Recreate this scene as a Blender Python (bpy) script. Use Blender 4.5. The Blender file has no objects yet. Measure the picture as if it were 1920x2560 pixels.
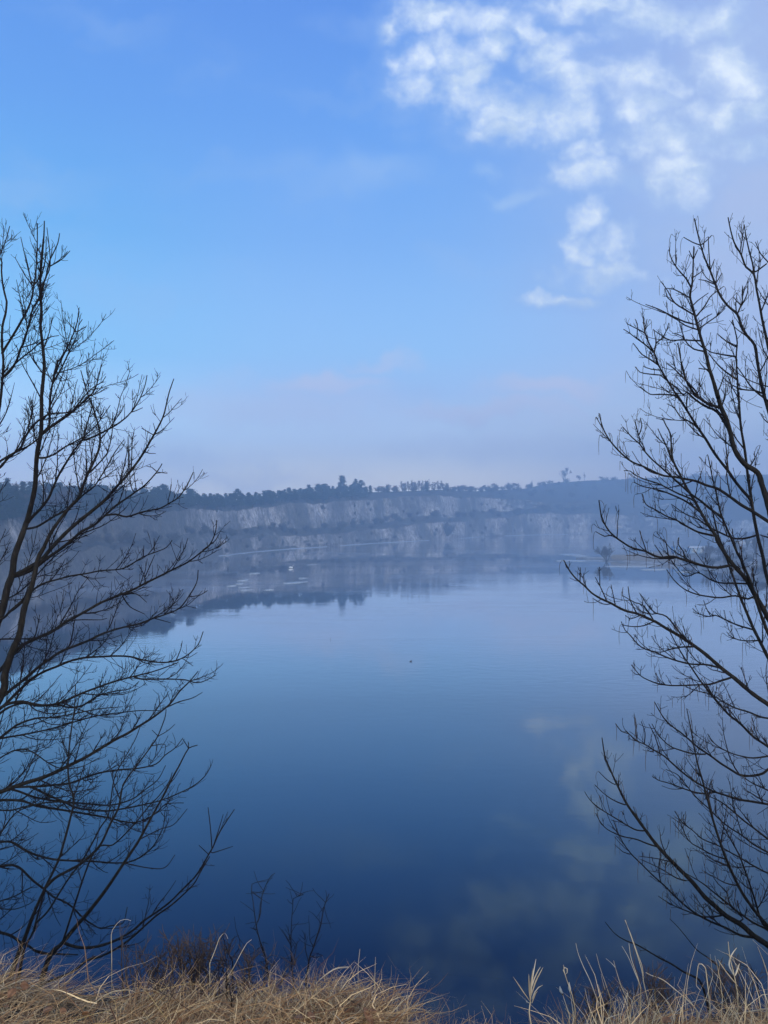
import bpy, math, random
import numpy as np

# ------------------------------------------------------------------ camera, sky, sun, exposure
C = bpy.context.scene
F = 1923.0            # focal length of the photograph in its own pixels (1920 x 2560)
EYE = 16.0            # eye height above the lake
HZ = 1280.0           # pixel row of the horizon

cam_d = bpy.data.cameras.new("camera"); cam = bpy.data.objects.new("camera", cam_d)
C.collection.objects.link(cam)
cam.location = (0, 0, EYE); cam.rotation_euler = (math.radians(90), 0, 0)
cam_d.sensor_fit = 'VERTICAL'; cam_d.sensor_height = 36.0; cam_d.lens = 36.0 * F / 2560.0
cam_d.clip_start = 0.05; cam_d.clip_end = 5000
C.camera = cam
C.view_settings.view_transform = 'Standard'; C.view_settings.look = 'None'
C.view_settings.exposure = 0.0; C.view_settings.gamma = 1.0
C.cycles.use_denoising = True
C.cycles.max_bounces = 6; C.cycles.volume_bounces = 2
C.cycles.use_fast_gi = False

HAZE = 0.0021         # density of the mist over the lake, per metre
SUN_EL, SUN_AZ = math.radians(16), math.radians(150)     # behind the camera and to its right, low and veiled

def s2l(c):
    out = []
    for v in c:
        v /= 255.0
        out.append(v / 12.92 if v <= 0.04045 else ((v + 0.055) / 1.055) ** 2.4)
    return tuple(out)

world = bpy.data.worlds.new("World"); C.world = world
world.use_nodes = True
nt = world.node_tree; nt.nodes.clear()
def N(kind, **kw):
    n = nt.nodes.new(kind)
    for k, v in kw.items(): setattr(n, k, v)
    return n
def lk(a, b): nt.links.new(a, b)
def setin(node, i, v):
    if hasattr(v, 'is_output'): lk(v, node.inputs[i])
    else: node.inputs[i].default_value = v
def M(op, a, b=0.0, c=0.0, clamp=False):
    n = N('ShaderNodeMath', operation=op, use_clamp=clamp)
    setin(n, 0, a); setin(n, 1, b); setin(n, 2, c)
    return n.outputs[0]
def VM(op, a, b=(0, 0, 0), c=(0, 0, 0)):
    n = N('ShaderNodeVectorMath', operation=op)
    setin(n, 0, a); setin(n, 1, b)
    if op == 'MULTIPLY_ADD': setin(n, 2, c)
    return n.outputs['Value'] if op in ('LENGTH', 'DOT_PRODUCT') else n.outputs[0]
def MIX(f, a, b):
    n = N('ShaderNodeMix', data_type='RGBA')
    setin(n, 0, f); setin(n, 6, a); setin(n, 7, b)
    return n.outputs[2]
def SS(v, a, b, lo=0.0, hi=1.0):
    n = N('ShaderNodeMapRange', interpolation_type='SMOOTHSTEP')
    setin(n, 0, v)
    for i, q in enumerate((a, b, lo, hi)): n.inputs[i + 1].default_value = q
    return n.outputs[0]
def RAMP(f, stops):
    n = N('ShaderNodeValToRGB'); r = n.color_ramp; r.interpolation = 'EASE'
    while len(r.elements) > 2: r.elements.remove(r.elements[0])
    r.elements[0].position = stops[0][0]; r.elements[1].position = stops[-1][0]
    for p, _ in stops[1:-1]: r.elements.new(p)
    for e, (p, c) in zip(sorted(r.elements, key=lambda e: e.position), stops):
        e.color = (*[v * 0.4 for v in clear_air(p, s2l(c))], 1)
    r.interpolation = 'LINEAR'
    setin(n, 0, f)
    m = N('ShaderNodeVectorMath', operation='SCALE'); lk(n.outputs[0], m.inputs[0]); m.inputs['Scale'].default_value = 2.5 * .91
    return m.outputs[0]
def clear_air(z, c):
    """the sky above the mist, whose colour c one sees through the mist at sine of elevation z"""
    el = math.asin(min(z, 1)); ln = min(64 / max(z, 1e-3), 840 / max(math.cos(el), 1e-3))
    T = max(math.exp(-HAZE * ln), .2)
    return [min(max((v - q * (1 - T)) / T, .02), 2.4) for v, q in zip(c, MISTC)]
MISTC = (0.125, 0.235, 0.49)

tc = N('ShaderNodeTexCoord'); DIR = tc.outputs['Generated']
sep = N('ShaderNodeSeparateXYZ'); lk(DIR, sep.inputs[0])
dx, dy, dz = sep.outputs
sky = N('ShaderNodeTexSky'); sky.sky_type = 'NISHITA'; sky.sun_disc = False
sky.sun_elevation = SUN_EL; sky.sun_rotation = SUN_AZ; sky.air_density = 1.2; sky.dust_density = 1.0; sky.ozone_density = 2.0
zc = M('MAXIMUM', dz, 0.0)
# colours of the winter sky by height, on its clear side and on its veiled side
left = RAMP(zc, [(0.0, (184, 194, 220)), (0.045, (176, 192, 224)), (0.10, (160, 195, 236)), (0.19, (134, 195, 247)),
                 (0.33, (112, 181, 246)), (0.45, (104, 165, 244)), (0.55, (97, 154, 240)), (1.0, (75, 130, 222))])
mid = RAMP(zc, [(0.0, (188, 193, 214)), (0.045, (182, 191, 212)), (0.09, (156, 181, 221)), (0.15, (150, 186, 236)), (0.20, (144, 192, 245)),
                (0.33, (126, 180, 247)), (0.45, (108, 166, 245)), (0.55, (98, 153, 240)), (1.0, (75, 128, 220))])
right = RAMP(zc, [(0.0, (148, 163, 204)), (0.045, (150, 168, 208)), (0.10, (150, 174, 213)), (0.20, (155, 186, 236)),
                  (0.33, (152, 184, 238)), (0.45, (138, 174, 240)), (0.55, (122, 160, 238)), (1.0, (80, 130, 218))])
hyp = M('SQRT', M('ADD', M('MULTIPLY', dx, dx), M('ADD', M('MULTIPLY', dy, dy), 1e-5)))
az = M('DIVIDE', dx, hyp)
base = MIX(SS(az, -0.42, -0.08), left, mid)
base = MIX(SS(az, 0.02, 0.40), base, right)
# direction on the plane of the sky ahead (towards +Y), for the cloud bank in the north-east
yy = M('MAXIMUM', dy, 0.08)
comb = N('ShaderNodeCombineXYZ'); lk(M('DIVIDE', dx, yy), comb.inputs[0]); lk(M('DIVIDE', dz, yy), comb.inputs[1])
UV = comb.outputs[0]
def noise(vec, scale, detail=4, rough=0.55):
    n = N('ShaderNodeTexNoise'); setin(n, 0, vec)
    n.inputs['Scale'].default_value = scale; n.inputs['Detail'].default_value = detail; n.inputs['Roughness'].default_value = rough
    return n
wn = noise(UV, 16, 3, 0.55)
warp = VM('MULTIPLY_ADD', VM('SUBTRACT', wn.outputs['Color'], (0.5, 0.5, 0.5)), (0.11, 0.075, 0), UV)
BL = [(240,75,80,50),(420,95,190,45),(130,130,60,45,.5),(520,200,70,55),(390,240,80,70),(430,320,100,40),(240,260,60,60),
      (200,370,100,60,.35),(470,390,110,45),(600,460,140,70),(560,530,130,40),(790,200,100,60),(890,310,120,60),(850,430,95,110),
      (680,140,40,60),(1190,80,130,60),(1420,100,100,60),(1130,340,120,75),(1150,450,95,50),(1280,570,150,62),(1530,290,110,85),
      (1460,470,90,60),(1600,450,90,50),(1300,720,95,85),(1580,590,120,45,.4),(920,610,50,40),(910,730,105,62),
      (920,900,50,60),(910,1030,50,50),(1050,1020,90,80,.3),(1000,1120,150,42,.2),(850,1215,110,26,.1),
      (940,30,180,40)]
acc = None
for (bx, by, rx, ry, *fa) in BL:
    px, py = 900 + bx / 1.6265, by / 1.6265
    u, v = (px - 960) / F, (HZ - py) / F
    sx, sy = F * 1.6265 / (rx * 1.15), F * 1.6265 / (ry * 1.15)
    d = VM('LENGTH', VM('MULTIPLY_ADD', warp, (sx, sy, 0), (-u * sx, -v * sy, 0)))
    if fa: d = M('ADD', d, fa[0])
    acc = d if acc is None else M('SMOOTH_MIN', acc, d, 0.25)
fn = noise(UV, 23, 7, 0.60)
fld = M('ADD', acc, M('MULTIPLY', M('SUBTRACT', fn.outputs[0], 0.5), 2.1))
front = SS(dy, 0.1, 0.3)
puff = M('MULTIPLY', SS(fld, 1.75, 0.0, 0.0, 0.98), M('MULTIPLY', front, SS(fn.outputs[0], 0.65, 0.3, 0.6, 1.0)))
halo = M('MULTIPLY', SS(fld, 3.2, 0.6, 0.0, 0.5), front)
veiln = noise(VM('MULTIPLY', warp, (1.0, 2.2, 1)), 5, 4, 0.5)
vd = VM('LENGTH', VM('MULTIPLY_ADD', warp, (F / 520, F / 900, 0), (-(1960 - 960) / 520, -(HZ - 380) / 900, 0)))
veil = M('MULTIPLY', M('MULTIPLY', SS(M('ADD', vd, M('MULTIPLY', M('SUBTRACT', veiln.outputs[0], 0.5), 0.7)), 1.2, 0.2), 0.84), front)
base = MIX(veil, base, (*s2l((192, 208, 244)), 1))
# faint pink streaks low over the hills
sacc = None
for (px, py, rx, ry, a) in [(810,955,130,22,.75),(1370,968,130,20,.8),(1235,1025,230,20,.75),(950,900,70,12,.5),(700,1010,300,40,.45),(1300,1120,300,30,.4),(640,1195,200,20,.4),(1500,1060,260,16,.35),(430,1150,160,22,.3)]:
    u, v = (px - 960) / F, (HZ - py) / F
    d = VM('LENGTH', VM('MULTIPLY_ADD', warp, (F / (rx * 1.5), F / (ry * 1.7), 0), (-u * F / (rx * 1.5), -v * F / (ry * 1.7), 0)))
    a1 = SS(d, 1.3, 0.1, 0.0, a)
    sacc = a1 if sacc is None else M('MAXIMUM', sacc, a1)
base = MIX(M('MULTIPLY', sacc, front), base, (*[v * 1.2 for v in s2l((208, 212, 236))], 1))
wacc = None
for (px, py, rx, ry, a) in [(1293,492,52,15,.5),(1582,455,35,18,.35),(1213,427,40,13,.35),(935,415,80,30,.3),(880,430,150,40,.2)]:
    u, v = (px - 960) / F, (HZ - py) / F
    d = VM('LENGTH', VM('MULTIPLY_ADD', warp, (F / (rx * 1.5), F / (ry * 1.7), 0), (-u * F / (rx * 1.5), -v * F / (ry * 1.7), 0)))
    a1 = SS(d, 1.3, 0.1, 0.0, a)
    wacc = a1 if wacc is None else M('MAXIMUM', wacc, a1)
base = MIX(M('MULTIPLY', wacc, front), base, (*s2l((186, 218, 255)), 1))
# long soft cirrus streaks on the clear side
cn = noise(VM('MULTIPLY', warp, (1.0, 2.6, 1)), 3.4, 4, 0.5)
cir = SS(cn.outputs[0], 0.48, 0.78, 0.0, 0.34)
base = MIX(cir, base, (*s2l((176, 208, 250)), 1))
base = MIX(halo, base, (*s2l((162, 198, 252)), 1))
pn = noise(VM('MULTIPLY', warp, (1.0, 1.5, 1)), 9, 6, 0.62)
ccol = MIX(SS(pn.outputs[0], 0.34, 0.62), (*s2l((204, 226, 254)), 1), (*[v * 1.18 for v in s2l((236, 246, 255))], 1))
base = MIX(puff, base, ccol)
# unseen sky behind the camera: added glow that brightens grass, trees and haze
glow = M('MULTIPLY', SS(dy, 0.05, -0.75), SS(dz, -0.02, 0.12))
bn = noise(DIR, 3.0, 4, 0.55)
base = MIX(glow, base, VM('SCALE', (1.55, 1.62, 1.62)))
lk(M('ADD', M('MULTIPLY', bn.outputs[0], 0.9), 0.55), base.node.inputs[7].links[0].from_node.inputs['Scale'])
skyc = VM('SCALE', sky.outputs[0]); skyc.node.inputs['Scale'].default_value = 0.10
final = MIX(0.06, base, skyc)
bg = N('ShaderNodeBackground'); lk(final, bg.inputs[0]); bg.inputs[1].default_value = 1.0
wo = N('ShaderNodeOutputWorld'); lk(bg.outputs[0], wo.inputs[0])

sun_d = bpy.data.lights.new("sun", 'SUN'); sun_d.energy = 1.3; sun_d.angle = math.radians(16); sun_d.color = (1.0, 0.82, 0.62)
sun = bpy.data.objects.new("sun", sun_d); C.collection.objects.link(sun)
from mathutils import Vector
sdir = Vector((math.sin(SUN_AZ) * math.cos(SUN_EL), math.cos(SUN_AZ) * math.cos(SUN_EL), math.sin(SUN_EL)))
sun.rotation_euler = (-sdir).to_track_quat('-Z', 'Y').to_euler()

# ------------------------------------------------------------------ helpers
rng = np.random.default_rng(11)
def at(x, y, D):
    """point that lies D metres ahead in the direction of photograph pixel (x, y)"""
    return np.array([(x - 960.0) / F * D, D, EYE - (y - HZ) / F * D])

class MB:
    """collects quads into ONE mesh"""
    def __init__(s): s.V = []; s.Q = []; s.n = 0; s.C = []
    def add(s, V, Q, col=None):
        V = np.asarray(V, float).reshape(-1, 3); Q = np.asarray(Q, int).reshape(-1, 4)
        s.V.append(V); s.Q.append(Q + s.n); s.n += len(V)
        if col is not None: s.C.append(np.broadcast_to(np.asarray(col, float), (len(V), 3)))
    def tube(s, P, R, sides=5):
        P = np.asarray(P, float); R = np.broadcast_to(np.asarray(R, float), (len(P),))
        T = np.gradient(P, axis=0); T /= np.linalg.norm(T, axis=1, keepdims=True) + 1e-12
        a = np.array([0.31, 0.17, 0.93]) if abs(T[0, 2]) < 0.8 else np.array([0.9, 0.3, 0.1])
        U = np.cross(T, a); U /= np.linalg.norm(U, axis=1, keepdims=True) + 1e-12
        W = np.cross(T, U)
        th = np.arange(sides) * 2 * np.pi / sides
        ring = P[:, None] + R[:, None, None] * (np.cos(th)[None, :, None] * U[:, None] + np.sin(th)[None, :, None] * W[:, None])
        n = len(P); i = np.arange(n - 1)[:, None]; j = np.arange(sides)[None]; k = (j + 1) % sides
        s.add(ring.reshape(-1, 3), np.stack([i * sides + j, i * sides + k, (i + 1) * sides + k, (i + 1) * sides + j], -1).reshape(-1, 4))
    def box(s, c, h, rot=0.0):
        x, y, z = h; c = np.asarray(c, float)
        V = np.array([[sx * x, sy * y, sz * z] for sx in (-1, 1) for sy in (-1, 1) for sz in (-1, 1)])
        cr, sr = math.cos(rot), math.sin(rot)
        V = np.stack([V[:, 0] * cr - V[:, 1] * sr, V[:, 0] * sr + V[:, 1] * cr, V[:, 2]], 1) + c
        s.add(V, [[0, 1, 3, 2], [4, 6, 7, 5], [0, 4, 5, 1], [2, 3, 7, 6], [0, 2, 6, 4], [1, 5, 7, 3]])
    def grid(s, V):
        a, b = V.shape[:2]
        i = np.arange(a - 1)[:, None]; j = np.arange(b - 1)[None]
        s.add(V.reshape(-1, 3), np.stack([i * b + j, (i + 1) * b + j, (i + 1) * b + j + 1, i * b + j + 1], -1).reshape(-1, 4))
    def mesh(s, name, mat, origin=(0, 0, 0), smooth=True):
        V = np.concatenate(s.V) - np.asarray(origin, float); Q = np.concatenate(s.Q)
        m = bpy.data.meshes.new(name)
        m.vertices.add(len(V)); m.vertices.foreach_set('co', V.astype(np.float32).ravel())
        m.loops.add(Q.size); m.loops.foreach_set('vertex_index', Q.astype(np.int32).ravel())
        m.polygons.add(len(Q)); m.polygons.foreach_set('loop_start', np.arange(0, Q.size, 4, dtype=np.int32))
        m.polygons.foreach_set('use_smooth', np.full(len(Q), smooth))
        m.update(calc_edges=True); m.validate()
        if s.C:
            col = np.concatenate(s.C); at_ = m.color_attributes.new('tint', 'FLOAT_COLOR', 'POINT')
            at_.data.foreach_set('color', np.concatenate([col, np.ones((len(col), 1))], 1).astype(np.float32).ravel())
        m.materials.append(mat)
        return m
    def build(s, name, mat, parent=None, origin=(0, 0, 0), smooth=True):
        o = bpy.data.objects.new(name, s.mesh(name, mat, origin, smooth)); C.collection.objects.link(o)
        if parent is not None: o.parent = parent
        else: o.location = origin
        return o

def tag(o, label=None, cat=None, group=None, kind=None):
    if label: o['label'] = label
    if cat: o['category'] = cat
    if group: o['group'] = group
    if kind: o['kind'] = kind
    return o
def empty(name, loc, label, cat, group=None):
    o = bpy.data.objects.new(name, None); o.empty_display_size = 0.2; C.collection.objects.link(o)
    o.location = tuple(loc)
    return tag(o, label, cat, group)
def copy_tree(o, parent=None):
    c = o.copy(); C.collection.objects.link(c); c.parent = parent
    for ch in list(o.children): copy_tree(ch, c)
    return c

def catmull(P, step):
    """smooth a polyline through its points, about one sample per step"""
    P = np.asarray(P, float)
    if len(P) < 3:
        n = max(2, int(np.linalg.norm(P[-1] - P[0]) / step) + 1)
        return P[0] + (P[-1] - P[0]) * np.linspace(0, 1, n)[:, None]
    Q = np.vstack([2 * P[0] - P[1], P, 2 * P[-1] - P[-2]]); out = []
    for i in range(1, len(Q) - 2):
        p0, p1, p2, p3 = Q[i - 1:i + 3]
        n = max(1, int(np.linalg.norm(p2 - p1) / step))
        t = (np.arange(n) / n)[:, None]
        out.append(0.5 * (2 * p1 + (p2 - p0) * t + (2 * p0 - 5 * p1 + 4 * p2 - p3) * t ** 2 + (3 * p1 - p0 - 3 * p2 + p3) * t ** 3))
    return np.vstack(out + [P[-1:]])

# smooth value noise on numpy arrays
_perm = rng.random((64, 64, 64))
def vnoise(p):
    p = np.asarray(p, float); i = np.floor(p).astype(int); f = p - i; f = f * f * (3 - 2 * f); r = 0
    for a in (0, 1):
        for b in (0, 1):
            for c in (0, 1):
                w = (f[..., 0] if a else 1 - f[..., 0]) * (f[..., 1] if b else 1 - f[..., 1]) * (f[..., 2] if c else 1 - f[..., 2])
                r = r + w * _perm[(i[..., 0] + a) % 64, (i[..., 1] + b) % 64, (i[..., 2] + c) % 64]
    return r
def fbm(p, octv=4):
    r, a, t = 0, 1.0, 0
    for k in range(octv):
        r = r + a * vnoise(np.asarray(p) * 2 ** k + 7.3 * k); t += a; a *= 0.5
    return r / t - 0.5

# ------------------------------------------------------------------ materials
def mat(name, build):
    m = bpy.data.materials.new(name); m.use_nodes = True
    t = m.node_tree; b = t.nodes['Principled BSDF']
    build(t, b); return m
def mnode(t, kind, ins=None, **kw):
    n = t.nodes.new(kind)
    for k, v in kw.items(): setattr(n, k, v)
    for k, v in (ins or {}).items():
        if hasattr(v, 'is_output'): t.links.new(v, n.inputs[k])
        else: n.inputs[k].default_value = v
    return n
def ramp2(t, f, stops):
    n = t.nodes.new('ShaderNodeValToRGB'); r = n.color_ramp
    r.elements[0].position, r.elements[0].color = stops[0][0], (*stops[0][1], 1)
    r.elements[1].position, r.elements[1].color = stops[-1][0], (*stops[-1][1], 1)
    for p, c in stops[1:-1]:
        e = r.elements.new(p); e.color = (*c, 1)
    t.links.new(f, n.inputs[0]); return n.outputs[0]
def mottled(name, stops, scale, rough=0.9, bump=0.0, detail=5, stretch=(1, 1, 1), bdist=0.02, spec=0.2):
    def f(t, b):
        tcn = mnode(t, 'ShaderNodeTexCoord')
        mp = mnode(t, 'ShaderNodeMapping', {'Vector': tcn.outputs['Object'], 'Scale': stretch})
        n = mnode(t, 'ShaderNodeTexNoise', {'Vector': mp.outputs[0], 'Scale': scale, 'Detail': detail, 'Roughness': 0.6})
        t.links.new(ramp2(t, n.outputs[0], stops), b.inputs['Base Color'])
        b.inputs['Roughness'].default_value = rough; b.inputs['Specular IOR Level'].default_value = spec
        if bump:
            bp = mnode(t, 'ShaderNodeBump', {'Height': n.outputs[0], 'Strength': bump, 'Distance': bdist})
            t.links.new(bp.outputs[0], b.inputs['Normal'])
    return mat(name, f)

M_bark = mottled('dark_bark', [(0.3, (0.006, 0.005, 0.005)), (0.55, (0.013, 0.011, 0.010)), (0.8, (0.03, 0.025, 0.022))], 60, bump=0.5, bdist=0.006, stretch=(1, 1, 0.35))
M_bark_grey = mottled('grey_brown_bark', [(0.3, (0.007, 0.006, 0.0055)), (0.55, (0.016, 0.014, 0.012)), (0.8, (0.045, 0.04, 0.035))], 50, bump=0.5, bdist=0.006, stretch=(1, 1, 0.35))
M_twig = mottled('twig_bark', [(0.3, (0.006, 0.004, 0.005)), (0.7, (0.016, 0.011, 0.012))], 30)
M_redtwig = mottled('reddish_twig', [(0.3, (0.045, 0.032, 0.030)), (0.7, (0.12, 0.088, 0.076))], 30)
M_pod = mottled('dry_seed_pod', [(0.3, (0.05, 0.035, 0.026)), (0.7, (0.11, 0.08, 0.055))], 30)
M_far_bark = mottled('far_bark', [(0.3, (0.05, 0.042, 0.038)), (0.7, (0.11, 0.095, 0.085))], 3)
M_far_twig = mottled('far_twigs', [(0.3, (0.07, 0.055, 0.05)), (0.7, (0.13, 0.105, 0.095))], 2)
M_needle = mottled('pine_needles', [(0.3, (0.012, 0.026, 0.02)), (0.55, (0.026, 0.046, 0.032)), (0.8, (0.05, 0.075, 0.05))], 0.9)
M_scrub = mottled('winter_scrub', [(0.3, (0.055, 0.052, 0.048)), (0.7, (0.12, 0.108, 0.095))], 1.2)
M_reed = mottled('dry_reeds', [(0.3, (0.17, 0.165, 0.155)), (0.7, (0.33, 0.31, 0.29))], 2.0)
M_ice = mottled('ice', [(0.3, (0.26, 0.31, 0.37)), (0.7, (0.44, 0.49, 0.55))], 1.5, rough=0.45, bump=0.3)
M_soil = mottled('soil_and_leaf_litter', [(0.25, (0.02, 0.013, 0.009)), (0.5, (0.05, 0.033, 0.022)), (0.75, (0.11, 0.075, 0.05))], 22, bump=1.0, bdist=0.02)
M_leaf = mottled('dead_leaf', [(0.3, (0.12, 0.055, 0.028)), (0.7, (0.30, 0.16, 0.085))], 60)
M_blue = mottled('blue_paint', [(0.3, (0.10, 0.22, 0.46)), (0.7, (0.16, 0.30, 0.55))], 2)
M_white = mottled('white_paint', [(0.3, (0.42, 0.45, 0.48)), (0.7, (0.55, 0.57, 0.6))], 1)
M_paleblue = mottled('pale_blue_sheet', [(0.3, (0.22, 0.32, 0.46)), (0.7, (0.30, 0.41, 0.54))], 1)
M_glass = mottled('dark_window', [(0.3, (0.03, 0.04, 0.05)), (0.7, (0.05, 0.06, 0.08))], 1, rough=0.1, spec=0.5)
M_swan = mottled('white_feathers', [(0.3, (0.72, 0.73, 0.72)), (0.7, (0.86, 0.86, 0.85))], 9)
M_duck = mottled('brown_feathers', [(0.3, (0.03, 0.025, 0.02)), (0.7, (0.10, 0.075, 0.05))], 20)
M_beak = mottled('orange_beak', [(0.3, (0.5, 0.18, 0.03)), (0.7, (0.62, 0.25, 0.05))], 20)
M_beach = mottled('beach_soil', [(0.3, (0.12, 0.11, 0.10)), (0.52, (0.22, 0.21, 0.195)), (0.7, (0.48, 0.48, 0.48))], 0.25, bump=0.4, bdist=0.2)

def _grass(t, b):
    a = mnode(t, 'ShaderNodeVertexColor', layer_name='tint')
    t.links.new(a.outputs[0], b.inputs['Base Color'])
    b.inputs['Roughness'].default_value = 0.75; b.inputs['Specular IOR Level'].default_value = 0.25
M_grass = mat('dry_grass', _grass)
def _stalk(t, b):
    tcn = mnode(t, 'ShaderNodeTexCoord')
    n = mnode(t, 'ShaderNodeTexNoise', {'Vector': tcn.outputs['Object'], 'Scale': 18, 'Detail': 3})
    t.links.new(ramp2(t, n.outputs[0], [(0.3, (0.40, 0.31, 0.19)), (0.7, (0.66, 0.55, 0.38))]), b.inputs['Base Color'])
    b.inputs['Roughness'].default_value = 0.7
M_stalk = mat('straw', _stalk)

def _cliff(t, b):
    g = mnode(t, 'ShaderNodeNewGeometry'); P = g.outputs['Position']
    sx = mnode(t, 'ShaderNodeSeparateXYZ', {0: g.outputs['Normal']})
    mp = mnode(t, 'ShaderNodeMapping', {'Vector': P, 'Scale': (1, 1, 0.45)})
    n1 = mnode(t, 'ShaderNodeTexNoise', {'Vector': mp.outputs[0], 'Scale': 0.55, 'Detail': 8, 'Roughness': 0.74})
    n2 = mnode(t, 'ShaderNodeTexNoise', {'Vector': mp.outputs[0], 'Scale': 0.055, 'Detail': 5, 'Roughness': 0.62})
    n3 = mnode(t, 'ShaderNodeTexNoise', {'Vector': P, 'Scale': 1.3, 'Detail': 5, 'Roughness': 0.7})
    n4 = mnode(t, 'ShaderNodeTexNoise', {'Vector': mp.outputs[0], 'Scale': 1.6, 'Detail': 4, 'Roughness': 0.7})
    av = mnode(t, 'ShaderNodeMix', {0: 0.45, 2: n1.outputs[0], 3: n4.outputs[0]}, data_type='FLOAT')
    rock = ramp2(t, av.outputs[0], [(0.38, (0.06, 0.056, 0.054)), (0.46, (0.20, 0.19, 0.185)), (0.54, (0.50, 0.475, 0.46)), (0.64, (0.80, 0.77, 0.74))])
    veg = ramp2(t, n3.outputs[0], [(0.35, (0.05, 0.05, 0.047)), (0.7, (0.12, 0.112, 0.10))])
    # scrub holds on the ledges (flat ground) and in patches of the faces
    a = mnode(t, 'ShaderNodeMapRange', {0: sx.outputs[2], 1: 0.42, 2: 0.62, 3: 0.0, 4: 1.0})
    c = mnode(t, 'ShaderNodeMapRange', {0: n2.outputs[0], 1: 0.43, 2: 0.57, 3: 0.0, 4: 0.88})
    # the near western walls are the most overgrown
    sp = mnode(t, 'ShaderNodeSeparateXYZ', {0: P})
    w = mnode(t, 'ShaderNodeMapRange', {0: sp.outputs[1], 1: 320.0, 2: 225.0, 3: 0.0, 4: 0.16})
    n2b = mnode(t, 'ShaderNodeMath', {0: n2.outputs[0], 1: w.outputs[0]}, operation='ADD')
    t.links.new(n2b.outputs[0], c.inputs[0])
    d = mnode(t, 'ShaderNodeMath', {0: a.outputs[0], 1: c.outputs[0]}, operation='MAXIMUM')
    m = mnode(t, 'ShaderNodeMix', data_type='RGBA')
    t.links.new(d.outputs[0], m.inputs[0]); t.links.new(rock, m.inputs[6]); t.links.new(veg, m.inputs[7])
    t.links.new(m.outputs[2], b.inputs['Base Color'])
    b.inputs['Roughness'].default_value = 0.95; b.inputs['Specular IOR Level'].default_value = 0.1
    bp = mnode(t, 'ShaderNodeBump', {'Height': n1.outputs[0], 'Strength': 0.6, 'Distance': 1.0})
    t.links.new(bp.outputs[0], b.inputs['Normal'])
M_cliff = mat('limestone_cliff', _cliff)

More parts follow.
